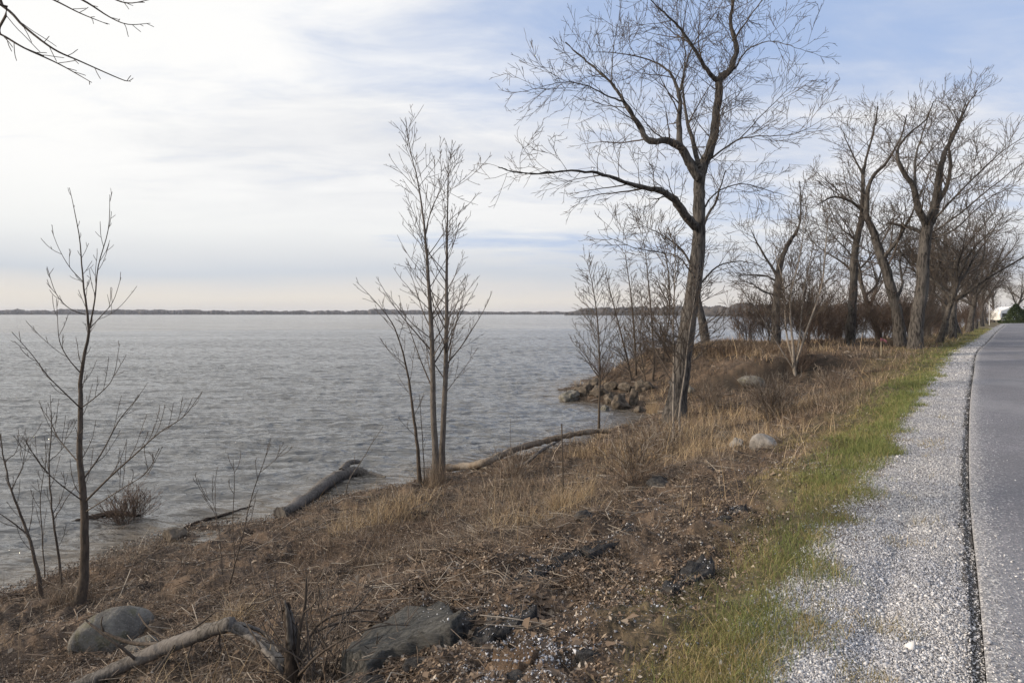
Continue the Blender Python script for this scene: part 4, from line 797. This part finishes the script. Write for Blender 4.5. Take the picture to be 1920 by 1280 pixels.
for i, c in enumerate([[(312, 1206, 4, yb), (250, 1205, 3.4, yb+.1), (195, 1185, 2.8, yb+.15), (168, 1168, 2, yb+.2), (160, 1160, 1.6, yb+.2)], [(195, 1184, 1.8, yb+.15), (190, 1170, 1.4, yb+.15), (192, 1155, 1, yb+.15)], [(262, 1242, 3.4, yb), (230, 1215, 2.8, yb-.1), (195, 1190, 2, yb-.1), (166, 1166, 1.4, yb-.05)], [(300, 1222, 3.4, yb), (340, 1195, 2.6, yb+.1), (380, 1165, 1.8, yb+.2), (405, 1145, 1, yb+.25)],
        [(308, 1232, 3, yb), (280, 1265, 2.6, yb-.2), (250, 1300, 2, yb-.3)], [(330, 1205, 2.6, yb-.05), (300, 1250, 2.4, yb-.2), (262, 1300, 2, yb-.3)], [(365, 1195, 2, yb), (350, 1235, 1.7, yb-.15), (338, 1285, 1.3, yb-.25)], [(412, 1180, 2, yb), (412, 1205, 1.6, yb), (414, 1225, 1, yb)], [(260, 1150, 1.4, yb+.5), (275, 1172, 1.8, yb+.4), (300, 1190, 1.8, yb+.3), (316, 1198, 1.4, yb+.2)],
        [(432, 1198, 2, yb-.1), (470, 1235, 2, yb-.2), (500, 1275, 1.8, yb-.3)], [(450, 1165, 1.8, yb), (480, 1195, 1.8, yb-.05), (520, 1222, 1.6, yb-.05)]]):
    solid('twig', hpath(c), 'bark_dark', fr, base, 6, 15+i, .001)
sb = hpath([(547, 1300, 19, ys), (546, 1260, 14, ys), (545, 1215, 11, ys), (541, 1170, 9, ys), (538, 1140, 6.5, ys), (535, 1128, 3, ys)])
base = sb[0, :3]; stp = empty('broken_stump', tuple(base), 'split upright grey stump with jagged top at the end of the fallen branch', 'stump')
solid('stump_trunk', sb, 'rot', stp, base, 10, 31, .004)
for i, c in enumerate([[(545, 1215, 6, ys-.03), (541, 1160, 5, ys-.03), (533, 1125, 1.5, ys-.03)], [(550, 1215, 6, ys), (549, 1170, 4, ys), (545, 1142, 1.5, ys)], [(553, 1240, 5, ys+.02), (556, 1190, 3, ys+.02), (556, 1165, 1, ys+.02)]]):
    solid('splinter', hpath(c), 'drift', stp, base, 6, 35+i, .002)
for i, c in enumerate([[(556, 1255, 3.4, ys), (562, 1180, 3.2, ys-.02), (572, 1130, 3, ys-.02), (574, 1082, 1.6, ys)], [(560, 1240, 3.6, ys), (585, 1185, 3, ys+.1), (620, 1155, 2.4, ys+.1), (690, 1143, 1.6, ys+.2), (730, 1158, .8, ys+.2)], [(566, 1150, 2.4, ys-.02), (590, 1130, 2, ys-.05), (600, 1100, 1, ys-.1)],
        [(540, 1270, 3, ys), (500, 1235, 2.4, ys+.2), (478, 1195, 1.8, ys+.3), (455, 1155, 1, ys+.4)], [(555, 1270, 3, ys), (600, 1225, 2.4, ys-.2), (660, 1190, 1.6, ys-.2), (720, 1172, 1, ys-.1), (770, 1172, .7, ys)], [(585, 1186, 2.4, ys+.1), (640, 1166, 2, ys+.2), (700, 1165, 1.4, ys+.3), (740, 1170, .8, ys+.3)], [(560, 1250, 2.6, ys+.1), (620, 1180, 2, ys+.4), (670, 1135, 1.6, ys+.6), (700, 1095, .8, ys+.8)]]):
    solid('shoot', hpath(c), 'bark_dark', stp, base, 6, 45+i, .001)
def stick_thing(name, px, y0, y1, r, label, cat, m, top=None, lean=0):
    x, y, z = ground_hit(px, y0); root = empty(name, (x, y, z), label, cat)
    h = (y0-y1)*y/F; S = np.array([(0, 0, -.15, r), (lean*.3, 0, h*.5, r), (lean, 0, h, r*.8)]); V_, F_ = tubes([(S[:, :3], S[:, 3])], 7)
    mesh_obj('shaft', V_, F_, M[m], root); return root, h, y
stick_thing('bare_stalk', 1056, 950, 795, .011, 'straight thin upright stalk rising from the golden tussock', 'stalk', 'bark_dark', lean=-.02)
stick_thing('bare_stalk', 957, 865, 785, .005, 'very thin straight stalk against the water near the driftwood pole', 'stalk', 'bark_grey')
M['stake'] = mat('pale_wood_stake', lambda g, o, b: (0.50, 0.43, 0.30)); M['tape'] = mat('pink_survey_tape', lambda g, o, b: (0.33, 0.13, 0.15), .8)
sr, h, y = stick_thing('survey_stake', 1652, 668, 634, .016, 'pale wooden survey stake tied with pink tape by the roadside grass', 'stake', 'stake')
V_ = []; 
for i in range(9):
    a = i/8; V_ += [(.02+a*.2, -.02+.03*math.sin(a*6), h-.02-.10*a*a), (.02+a*.2, -.02+.03*math.sin(a*6)+.004, h-.10-.13*a*a)]
tp_ = mesh_obj('ribbon_tail', V_, [np.array([(2*i, 2*i+2, 2*i+3, 2*i+1) for i in range(8)])], M['tape'], sr)
sol = tp_.modifiers.new('thickness', 'SOLIDIFY'); sol.thickness = .003
V_, F_ = tubes([(np.array([(0, 0, h-.13), (0, 0, h-.05), (0, 0, h+.005)]), [.022, .024, .02])], 8); mesh_obj('ribbon_knot', V_, F_, M['tape'], sr)
# ------------------------------------------------------------------ distance: camper, evergreen, post, far shores
M['white'] = mat('white_trailer_skin', lambda g, o, b: (0.80, 0.80, 0.79), .4); M['glass'] = mat('dark_window_glass', lambda g, o, b: (0.05, 0.055, 0.065), .15)
M['rubber'] = mat('black_rubber', lambda g, o, b: (0.03, 0.03, 0.03), .8); M['metal'] = mat('dull_metal', lambda g, o, b: (0.30, 0.30, 0.31), .5)
def prism(prof, w, bev=.05):
    """side profile (x,z) extruded across y by w, bevelled"""
    import bmesh
    bm = bmesh.new(); a = [bm.verts.new((x_, -w/2, z_)) for x_, z_ in prof]; b = [bm.verts.new((x_, w/2, z_)) for x_, z_ in prof]
    bm.faces.new(a); bm.faces.new(b[::-1])
    for i in range(len(prof)): j = (i+1) % len(prof); bm.faces.new((a[j], a[i], b[i], b[j]))
    bmesh.ops.recalc_face_normals(bm, faces=bm.faces)
    if bev: bmesh.ops.bevel(bm, geom=bm.edges[:], offset=bev, segments=2, affect='EDGES')
    return bm
def bmo(name, bm, m, parent, loc=(0, 0, 0), rot=(0, 0, 0)):
    me = bpy.data.meshes.new(name); bm.to_mesh(me); bm.free(); me.materials.append(M[m]); o = bpy.data.objects.new(name, me); COL.objects.link(o)
    o.parent = parent; o.location = loc; o.rotation_euler = rot; return o
def box(x0, x1, z0, z1): return [(x0, z0), (x1, z0), (x1, z1), (x0, z1)]
Yc = 112; Xc = (1881-CX)/F*Yc; cr = empty('camper_trailer', (Xc, Yc, gz(Xc, Yc)), 'white camper trailer parked beside the far end of the road', 'trailer'); cr.rotation_euler = (0, 0, R(12))
bmo('body', prism([(-1.9, .5), (2.3, .5), (2.3, 2.9), (.6, 2.9), (-1.9, 2.15), (-2.1, 1.5)], 2.3, .08), 'white', cr)
for x_ in (-1.1, .5):
    wi = bmo('window', prism(box(-.5, .5, -.25, .25), .03, 0), 'glass', cr, (x_, -1.165, 1.45)); bmo('window_frame', prism(box(-.55, .55, .25, .31), .05, .01), 'metal', wi)
bmo('door', prism(box(-.35, .35, -.9, .9), .04, .01), 'metal', cr, (1.7, -1.16, 1.5)); bmo('hitch', prism(box(-3.0, -2.0, .45, .55), .12, .02), 'metal', cr)
for s_ in (-1, 1):
    V_, F_ = tubes([(np.array([(0.3, s_*1.0-.12, .34), (0.3, s_*1.0-.1, .34), (.3, s_*1.0+.1, .34), (.3, s_*1.0+.12, .34)]), [.01, .34, .34, .01])], 20); mesh_obj('wheel', V_, F_, M['rubber'], cr)
Xp = (1855-CX)/F*95; V_, F_ = tubes([(np.array([(0, 0, -.2), (0, 0, 2), (0, 0, 3.6)]), [.05, .05, .05])], 8)
tag(mesh_obj('white_post', V_, F_, M['white']), 'tall white post among the trees left of the camper trailer', 'post').location = (Xp, 95, gz(Xp, 95))
M['needle'] = mat('evergreen_needles', island([(0, (0.018, 0.030, 0.014)), (.6, (0.04, 0.062, 0.025)), (1, (0.08, 0.10, 0.04))]))
def evergreen(px, Y, H, Rr, label, seed):
    X = (px-CX)/F*Y; root = empty('evergreen_bush', (X, Y, gz(X, Y)), label, 'evergreen'); r = np.random.default_rng(seed)
    V_, F_ = tubes([(np.array([(0, 0, -.1), (0, 0, H*.5), (0, 0, H*.95)]), [.12, .07, .02])], 7); mesh_obj('trunk', V_, F_, M['bark_dark'], root)
    n = 7000; a = r.uniform(0, 6.283, n); zz = r.uniform(.02, 1, n)**1.1; lob = 1+.22*np.sin(a*5+zz*9); rad = Rr*(1-zz)**.75*lob*r.uniform(.35, 1, n)**.5
    c = np.stack([rad*np.cos(a), rad*np.sin(a), zz*H], 1); s1 = r.normal(0, .11, (n, 3)); s2 = r.normal(0, .11, (n, 3))
    V_ = np.stack([c, c+s1, c+s2], 1).reshape(-1, 3); mesh_obj('foliage', V_, [np.arange(3*n).reshape(-1, 3)], M['needle'], root)
evergreen(1905, 106, 3.3, 2.1, 'dark green evergreen bush right of the camper trailer', 4)
evergreen(1935, 112, 4.2, 2.4, 'larger evergreen bush cut by the right edge of the picture', 5)
M['farwood'] = mat('distant_bare_woods', lambda g, o, b: g.mix(g.sstep(g.noise(o, .03, 5, .7), .4, .6), (0.035, 0.034, 0.036), (0.085, 0.076, 0.072)))
M['farland'] = mat('distant_low_shore', lambda g, o, b: (0.09, 0.085, 0.07))
def farstrip(p0, p1, Y0_, Y1_, hfun, name, label, n, seed, dep):
    """low shore + a mass of tree crowns standing on it, all at real distance"""
    r = np.random.default_rng(seed); t_ = np.linspace(0, 1, 160); PX = p0+(p1-p0)*t_; YY = Y0_+(Y1_-Y0_)*t_
    V_ = []
    for a, Y in zip(PX, YY):
        X = (a-CX)/F*Y; V_ += [(X, Y, -1), (X, Y+6, .9), (X*(1+dep/Y), Y+dep, 2.0), (X*(1+dep/Y), Y+dep+10, -1)]
    idx = np.arange(len(V_)).reshape(-1, 4); f_ = np.stack([idx[:-1, :-1], idx[1:, :-1], idx[1:, 1:], idx[:-1, 1:]], -1).reshape(-1, 4)
    tag(mesh_obj(name, V_, [f_[:, ::-1]], M['farland']), label+', low shore', kind='structure')
    t_ = r.uniform(0, 1, n); a = p0+(p1-p0)*t_; q = r.uniform(0.05, 1, n); Y = Y0_+(Y1_-Y0_)*t_+dep*q; X = (a-CX)/F*Y
    H = hfun(a)*(0.62+0.3*fbm(a, 0*a, .06, 3, seed)+.32*r.random(n)); H = np.maximum(H, 1.0)
    # each crown: three crossing ragged spindles of small faces
    m_ = 8; ang = np.arange(m_)*2*np.pi/m_
    prof = [(0, .5), (.3, .9), (.62, 1.0), (.85, .62), (1, .04)]; VV = []
    wd = H*r.uniform(.28, .62, n)
    for zf, wf in prof:
        rr = wd[:, None]*wf*(1+r.normal(0, .25, (n, m_))); VV.append(np.stack([X[:, None]+rr*np.cos(ang), Y[:, None]+rr*np.sin(ang), np.broadcast_to((H*zf)[:, None], (n, m_))+r.normal(0, .06, (n, m_))*H[:, None]+.3], -1))
    VV = np.stack(VV, 1).reshape(-1, 3); L = len(prof); base = np.arange(n)[:, None, None]*L*m_+np.arange(L-1)[None, :, None]*m_
    i0 = base+np.arange(m_); i1 = base+(np.arange(m_)+1) % m_; f_ = np.stack([i0, i1, i1+m_, i0+m_], -1).reshape(-1, 4)
    tag(mesh_obj(name+'_woods', VV, [f_], M['farwood']), label+', bare woods', 'woods', kind='stuff')
farstrip(-700, 1130, 2300, 2500, lambda a: np.interp(a, [-700, 0, 300, 640, 720, 900, 1130], [21, 21, 20, 15, 22, 13, 14]), 'far_shore', 'low far shore of the lake', 9000, 1, 260)
farstrip(1060, 1420, 1500, 1050, lambda a: np.interp(a, [1060, 1120, 1300, 1420], [8, 18, 17, 16]), 'wooded_spit', 'nearer wooded spit behind the big trunk', 2600, 2, 120)
farstrip(1330, 1760, 900, 520, lambda a: np.interp(a, [1330, 1400, 1560, 1760], [14, 16, 14, 12]), 'bay_shore', 'wooded bay shore behind the roadside trees', 2600, 3, 60)
M['roof'] = mat('dark_shingle_roof', lambda g, o, b: (0.09, 0.085, 0.085))
def house(px, Y, w, label):
    X = (px-CX)/F*Y; root = empty('shore_house', (X, Y, .6), label, 'house', 'small houses on the bay shore'); root.rotation_euler = (0, 0, R(px % 40-20))
    wl = bmo('wall', prism(box(-w/2, w/2, 0, 3), w*.6, .03), 'white', root)
    bmo('roof', prism([(-w/2-.3, 3.0), (w/2+.3, 3.0), (w/2-.6, 4.6), (-w/2+.6, 4.6)], w*.64, .05), 'roof', root)
    for k_ in (-.25, .25): bmo('window', prism(box(-.6, .6, -.5, .5), .04, 0), 'glass', root, (w*k_, -w*.3-.02, 1.6))
for px_, Y_, w_, lab in [(1388, 868, 9, 'tiny white house leftmost on the bay shore behind the trees'), (1440, 812, 8, 'tiny white house second from the left on the bay shore'), (1526, 728, 10, 'tiny white house on the bay shore nearest the roadside trees')]: house(px_, Y_, w_, lab)
hm = bpy.data.materials.new('thin_haze'); hm.use_nodes = True; ht = hm.node_tree; ht.nodes.clear()
ho = ht.nodes.new('ShaderNodeOutputMaterial'); hv = ht.nodes.new('ShaderNodeVolumePrincipled'); ht.links.new(hv.outputs[0], ho.inputs['Volume'])
hv.inputs['Color'].default_value = (0.86, 0.90, 1.0, 1); hv.inputs['Density'].default_value = 0.00010
hb = np.array([(a, b, c) for a in (-6400, 6400) for b in (-6400, 6400) for c in (-5, 40)], float)
tag(mesh_obj('haze', hb, [np.array([(0, 1, 3, 2), (4, 6, 7, 5), (0, 4, 5, 1), (2, 3, 7, 6), (0, 2, 6, 4), (1, 5, 7, 3)])], hm), 'thin pale haze over the lake', 'haze', kind='stuff')
print('structures done')
# ------------------------------------------------------------------ ground cover (nobody could count it)
GA, GR_ = angs, np.log(rads); NAG = len(angs)
GRID = np.stack([gx_z, gx_dr, gx_ds, gx_t], 1).reshape(len(rads), NAG, 4)
def gsample(x, y):
    a = np.arctan2(x, y); l = np.log(np.hypot(x, y)); i = np.clip(np.searchsorted(GA, a)-1, 0, NAG-2); j = np.clip(np.searchsorted(GR_, l)-1, 0, len(GR_)-2)
    rr = np.exp(l); r0 = np.exp(GR_[j]); r1 = np.exp(GR_[j+1])
    fa = ((a-GA[i])/(GA[i+1]-GA[i]))[:, None]; fr = ((rr-r0)/(r1-r0))[:, None]
    v = (GRID[j, i]*(1-fa)+GRID[j, i+1]*fa)*(1-fr)+(GRID[j+1, i]*(1-fa)+GRID[j+1, i+1]*fa)*fr
    return v.T
def scatter(n, r0, r1, dens, a0=-45, a1=44.5):
    X = []; c = 0
    for _ in range(60):
        k = 150000; rr = np.exp(rng.uniform(math.log(r0), math.log(r1), k)); a = rng.uniform(R(a0), R(a1), k); x = rr*np.sin(a); y = rr*np.cos(a)
        z, dr, ds, t = gsample(x, y); w = dens(x, y, z, dr, ds, t)
        m = (rng.random(k) < w); X.append(np.stack([x, y, z, dr, ds, t], 1)[m]); c += int(m.sum())
        if c >= n: break
    return np.concatenate(X)[:n]
def blades(name, pts, hmean, hsd, width, lean, m, label, nseg=3, wmin=0.0006, cat='grass', laid=0.0):
    n = len(pts); r = np.hypot(pts[:, 0], pts[:, 1]); h = hmean*np.exp(rng.normal(0, hsd, n)) if np.isscalar(hmean) else hmean*np.exp(rng.normal(0, hsd, n))
    a = rng.uniform(0, 6.283, n); ld = np.stack([np.cos(a), np.sin(a), 0*a], 1); ln = np.abs(rng.normal(lean, lean*.6, n))
    if laid: 
        q = rng.random(n) < laid; ln = np.where(q, rng.uniform(1.5, 7.0, n), ln)
    b = rng.uniform(0, 6.283, n); wdir = np.stack([np.cos(b), np.sin(b), rng.normal(0, .2, n)], 1); w = np.maximum(width, wmin*r)*rng.uniform(.6, 1.3, n)
    rows = []
    for k in range(nseg+1):
        s_ = k/nseg; up = h*s_/(np.sqrt(1+ln**2))*(1-.28*s_*np.minimum(ln, 2)/2); ou = h*(s_**1.5)*ln/np.sqrt(1+ln**2)
        c_ = pts[:, :3]+np.stack([0*up, 0*up, up-.01], 1)+ld*ou[:, None]; ww = (w*(1-s_*.85)*.5)[:, None]
        rows += [c_-wdir*ww, c_+wdir*ww]
    V_ = np.stack(rows, 1).reshape(-1, 3); st_ = 2*(nseg+1); base = np.arange(n)[:, None]*st_+np.arange(nseg)[None]*2
    f_ = np.stack([base, base+1, base+3, base+2], -1).reshape(-1, 4)
    return tag(mesh_obj(name, V_, [f_], M[m]), label, cat, kind='stuff')
def patch(x, y, sc_, seed, a, b): return ss(fbm(x, y, sc_, 3, seed), a, b)
def gwid(y): return 1.35+0.085*np.maximum(y-4, 0)
def bankface(x, y, ds, dr):
    b_ = y - 24.2 + 0.25*(x-9) + fbm(x, y, 0.35, 2, 9)*2.0
    return ss(b_, -1.5, -.7)*ss(b_, .3, .0)*ss(ds, 1.5, 4)*ss(dr, 2.0, 5.0)
d_dry = lambda x, y, z, dr, ds, t: (1-.92*bankface(x, y, ds, dr))*ss(dr, 1.3, 2.4)*ss(ds, 0.0, .3)*(.14+.86*ss(y, 4.6, 8.5))*(.2+.8*patch(x, y, .9, 201, -.25, .25))*(1-.62*ss(dr, 1, 2)*(1-ss(dr, 3.0, 4.2))*(1-ss(y, 7, 14)))
pts = scatter(70000, 5, 75, lambda *a: d_dry(*a)*ss(a[1], 6, 11)*ss(a[4], .5, 2.4))
hh = .13+.15*ss(pts[:, 1], 8, 15)+.10*patch(pts[:, 0], pts[:, 1], .5, 203, 0, .4)
blades('dry_grass', pts, hh*.62, .45, .004, .45, 'dry', 'upright dry brown grass and weed stems on the bank', laid=.5)
pts = scatter(120000, 2.5, 40, d_dry)
blades('matted_grass', pts, .16, .5, .0032, .9, 'dry', 'flattened tangled dry grass matted over the bank', laid=.85)
pts = scatter(13000, 3, 60, lambda x, y, z, dr, ds, t: d_dry(x, y, z, dr, ds, t)*patch(x, y, .5, 207, .1, .45))
blades('golden_grass', pts, .30, .4, .004, .6, 'gold', 'paler golden grass tufts among the brown weeds', laid=.3)
pts = scatter(26000, 24, 48, lambda x, y, z, dr, ds, t: ss(np.exp(-(((x-10.4)/2.3)**2+((y-28.6)/2.4)**2)), .15, .7), 10, 30)
blades('mound_grass', pts, .26, .3, .008, .9, 'dry', 'long golden grass draped over the round mound')
d_gr = lambda x, y, z, dr, ds, t: ss(dr+.35*fbm(x, y, 2.5, 2, 88), .62, .95)*(1-ss(dr+.7*fbm(x, y, .7, 2, 5), gwid(y)-.3, gwid(y)+.5))
pts = scatter(105000, 2.4, 90, lambda x, y, z, dr, ds, t: d_gr(x, y, z, dr, ds, t)*(.15+.85*patch(x, y, 3.0, 212, -.25, .25)))
blades('olive_grass', pts, .052, .45, .003, .9, 'olive', 'short yellowish olive grass on the verge', laid=.45)
pts = scatter(46000, 2.8, 90, lambda x, y, z, dr, ds, t: d_gr(x, y, z, dr, ds, t)*(1-ss(dr, 1.0, 1.45+.035*y))*(.15+.85*ss(y, 4.5, 7.5))*(1-.5*ss(y, 12, 25))*(.25+.75*patch(x, y, 2.3, 211, -.2, .3)))
blades('green_grass', pts, .065, .4, .0035, .6, 'green', 'fresh green grass strip beside the gravel shoulder')
pts = scatter(2200, 2.4, 12, lambda x, y, z, dr, ds, t: ss(dr, .1, .4)*(1-ss(dr, .6, 1.1))*patch(x, y, 2.5, 214, .15, .4))
blades('shoulder_grass', pts, .05, .4, .003, .8, 'olive', 'sparse grass sprigs growing through the gravel')
def leaves(name, pts, size, m, label, tilt=.5, zoff=.008, cat='leaves', aspect=.45, zr=.02):
    n = len(pts); r = np.hypot(pts[:, 0], pts[:, 1]); s_ = np.maximum(size, .0011*r)*rng.uniform(.5, 1.5, n)
    a = rng.uniform(0, 6.283, n); ax = np.stack([np.cos(a), np.sin(a), rng.normal(0, tilt, n)], 1); bx = np.stack([-np.sin(a), np.cos(a), rng.normal(0, tilt, n)], 1)*aspect
    c_ = pts[:, :3]+np.stack([0*a, 0*a, zoff+rng.random(n)*zr], 1); up = np.stack([0*a, 0*a, rng.uniform(-.1, .5, n)], 1)
    S_ = s_[:, None]*.5
    V_ = np.stack([c_-ax*S_, c_-bx*S_+up*S_, c_+ax*S_, c_+bx*S_+up*S_], 1).reshape(-1, 3)
    i = np.arange(n)[:, None]*4; f_ = np.concatenate([i+[0, 1, 2], i+[0, 2, 3]])
    return tag(mesh_obj(name, V_, [f_], M[m]), label, cat, kind='stuff')
pts = scatter(230000, 2.0, 60, lambda x, y, z, dr, ds, t: ss(dr, 1.0, 2.0)*ss(ds, -.1, .2)*(.12+.88*patch(x, y, 1.7, 221, -.22, .18))*(1-.75*patch(x, y, 0.8, 227, .18, .42)*(1-ss(y, 9, 14))))
leaves('leaf_litter', pts, .022, 'leaf', 'carpet of dead brown leaves and debris')
pts = scatter(2600, 2.4, 11, lambda x, y, z, dr, ds, t: ss(dr, 1.1, 2.0)*ss(ds, -.1, .2)*(.2+.8*patch(x, y, 1.1, 229, -.1, .3)))
leaves('fallen_leaves', pts, .058, 'bigleaf', 'larger curled tan leaves lying on the near bank', tilt=.35, aspect=.6)
pts = scatter(16000, 6, 45, lambda x, y, z, dr, ds, t: ss(ds, -.25, -.05)*(1-ss(ds, .25, .7))); pts[:, 2] = np.maximum(pts[:, 2], 0.012)
leaves('shore_debris', pts, .03, 'leaf', 'line of drift debris and wet leaves along the water edge')
def chips(name, pts, size, m, label):
    n = len(pts); r = np.hypot(pts[:, 0], pts[:, 1]); s_ = np.maximum(size, .0011*r)*np.exp(rng.normal(0, .45, n))
    O = np.array([(1, 0, 0), (-1, 0, 0), (0, 1, 0), (0, -1, 0), (0, 0, 1), (0, 0, -1)], float)
    V_ = O[None]*rng.uniform(.45, 1, (n, 6, 1))+rng.normal(0, .12, (n, 6, 3)); q = rng.normal(size=(n, 4)); q /= np.linalg.norm(q, axis=1, keepdims=True); w_, a, b, c_ = q.T
    Rm = np.stack([1-2*(b*b+c_*c_), 2*(a*b-w_*c_), 2*(a*c_+w_*b), 2*(a*b+w_*c_), 1-2*(a*a+c_*c_), 2*(b*c_-w_*a), 2*(a*c_-w_*b), 2*(b*c_+w_*a), 1-2*(a*a+b*b)], 1).reshape(n, 3, 3)
    V_ = np.einsum('nij,nkj->nki', Rm, V_*np.array([1, .8, .6]))*s_[:, None, None]*.5+pts[:, None, :3]+np.array([0, 0, .003])
    t_ = np.array([(0, 2, 4), (2, 1, 4), (1, 3, 4), (3, 0, 4), (2, 0, 5), (1, 2, 5), (3, 1, 5), (0, 3, 5)]); f_ = (np.arange(n)[:, None, None]*6+t_).reshape(-1, 3)
    return tag(mesh_obj(name, V_.reshape(-1, 3), [f_], M[m]), label, 'gravel', kind='stuff')
pts = scatter(150000, 1.9, 45, lambda x, y, z, dr, ds, t: (ss(dr, .085, .12)+.35*(dr > .005)*(dr < .1))*(1-ss(dr+.3*fbm(x, y, 3, 2, 77), .75, 1.05)), 5, 47)
chips('gravel_chips', pts, .0115, 'chips', 'loose white and grey crushed stone of the shoulder')
chips('gravel_on_slabs', np.array(SLABP), .012, 'chips', 'white gravel chips lying on the dark slabs')
pts = scatter(14000, 1.9, 14, lambda x, y, z, dr, ds, t: ss(dr, .8, .9)*(1-ss(dr, 2.6, 3.6))*(.08+.92*patch(x, y, 1.3, 232, .12, .42))*(1-.8*ss(y, 6, 10)), -20, 45)
chips('spilled_gravel', pts, .013, 'chips', 'white gravel chips spilled down the bank')
pts = scatter(2600, 2.2, 12, lambda x, y, z, dr, ds, t: ((dr < .08) & (dr > -.45))*np.exp(-np.abs(dr)/.14), 25, 47)
pts[:, 2] = np.where(pts[:, 3] < 0, 2.005, pts[:, 2]); chips('edge_gravel', pts, .011, 'chips', 'stray gravel chips along the asphalt edge')
# sticks lying about
pts = scatter(7500, 2.5, 30, lambda x, y, z, dr, ds, t: ss(dr, 1.8, 3)*ss(ds, 0, .3)*(.3+.7*patch(x, y, .8, 241, -.1, .2)), -46, 44)
L_ = []
for q in pts:
    a = rng.uniform(0, 6.283); l = rng.uniform(.08, .5); c_ = np.array(q[:3]); dv = np.array([math.cos(a), math.sin(a), rng.normal(.1, .22)]); k_ = rng.normal(0, .10, 3)
    P3 = np.array([c_-dv*l/2, c_+k_*l, c_+dv*l/2]); P3[:, 2] = np.maximum(P3[:, 2], q[2]+.004)+.01; rr = max(.0022, .0005*math.hypot(q[0], q[1]))*rng.uniform(.7, 1.8); L_.append((P3, [rr, rr*.9, rr*.5]))
V_, F_ = tubes(L_, 3); tag(mesh_obj('fallen_twigs', V_, F_, M['stick']), 'thin dead sticks strewn over the bank', 'twigs', kind='stuff')
# tussocks one can point at
def tussock(px, py, H, n, label, m='gold', rad=.12, lean=.8, seed=0):
    x, y, z = ground_hit(px, py); a = rng.uniform(0, 6.283, n); rr = rad*np.sqrt(rng.random(n)); p = np.stack([x+rr*np.cos(a), y+rr*np.sin(a), 0*a+gz(x, y)], 1)
    o = blades('grass_tussock', p-np.array([x, y, 0]), H, .3, .004, lean, m, label, 4); o.location = (x, y, 0)
    o['kind'] = 'thing'; del o['kind']; o['group'] = 'dry grass tussocks on the bank'
tussock(1052, 965, .42, 420, 'golden tussock at the foot of the straight upright stalk')
tussock(1100, 935, .40, 260, 'golden tussock up the bank right of the stalk', rad=.15)
tussock(818, 912, .45, 420, 'brown tussock wrapped around the base of the twin saplings', 'dry', .22, .35)
tussock(1225, 775, .55, 300, 'bright golden tussock left of the two pale saplings', rad=.25, lean=.4)
tussock(130, 1125, .30, 420, 'brown tussock around the foot of the left sapling', 'dry', .25, .6)
tussock(445, 1165, .22, 320, 'flattened pale tussock above the fallen branch', rad=.15, lean=1.8)
tussock(705, 1060, .42, 320, 'loose brown tussock in the middle of the near bank', 'dry', .25, .8)
tussock(245, 1170, .25, 160, 'small tuft drooping over the right end of the large boulder', 'dry', .1, .9)
print('all done', sum(len(o.data.polygons) for o in bpy.data.objects if o.type == 'MESH'))
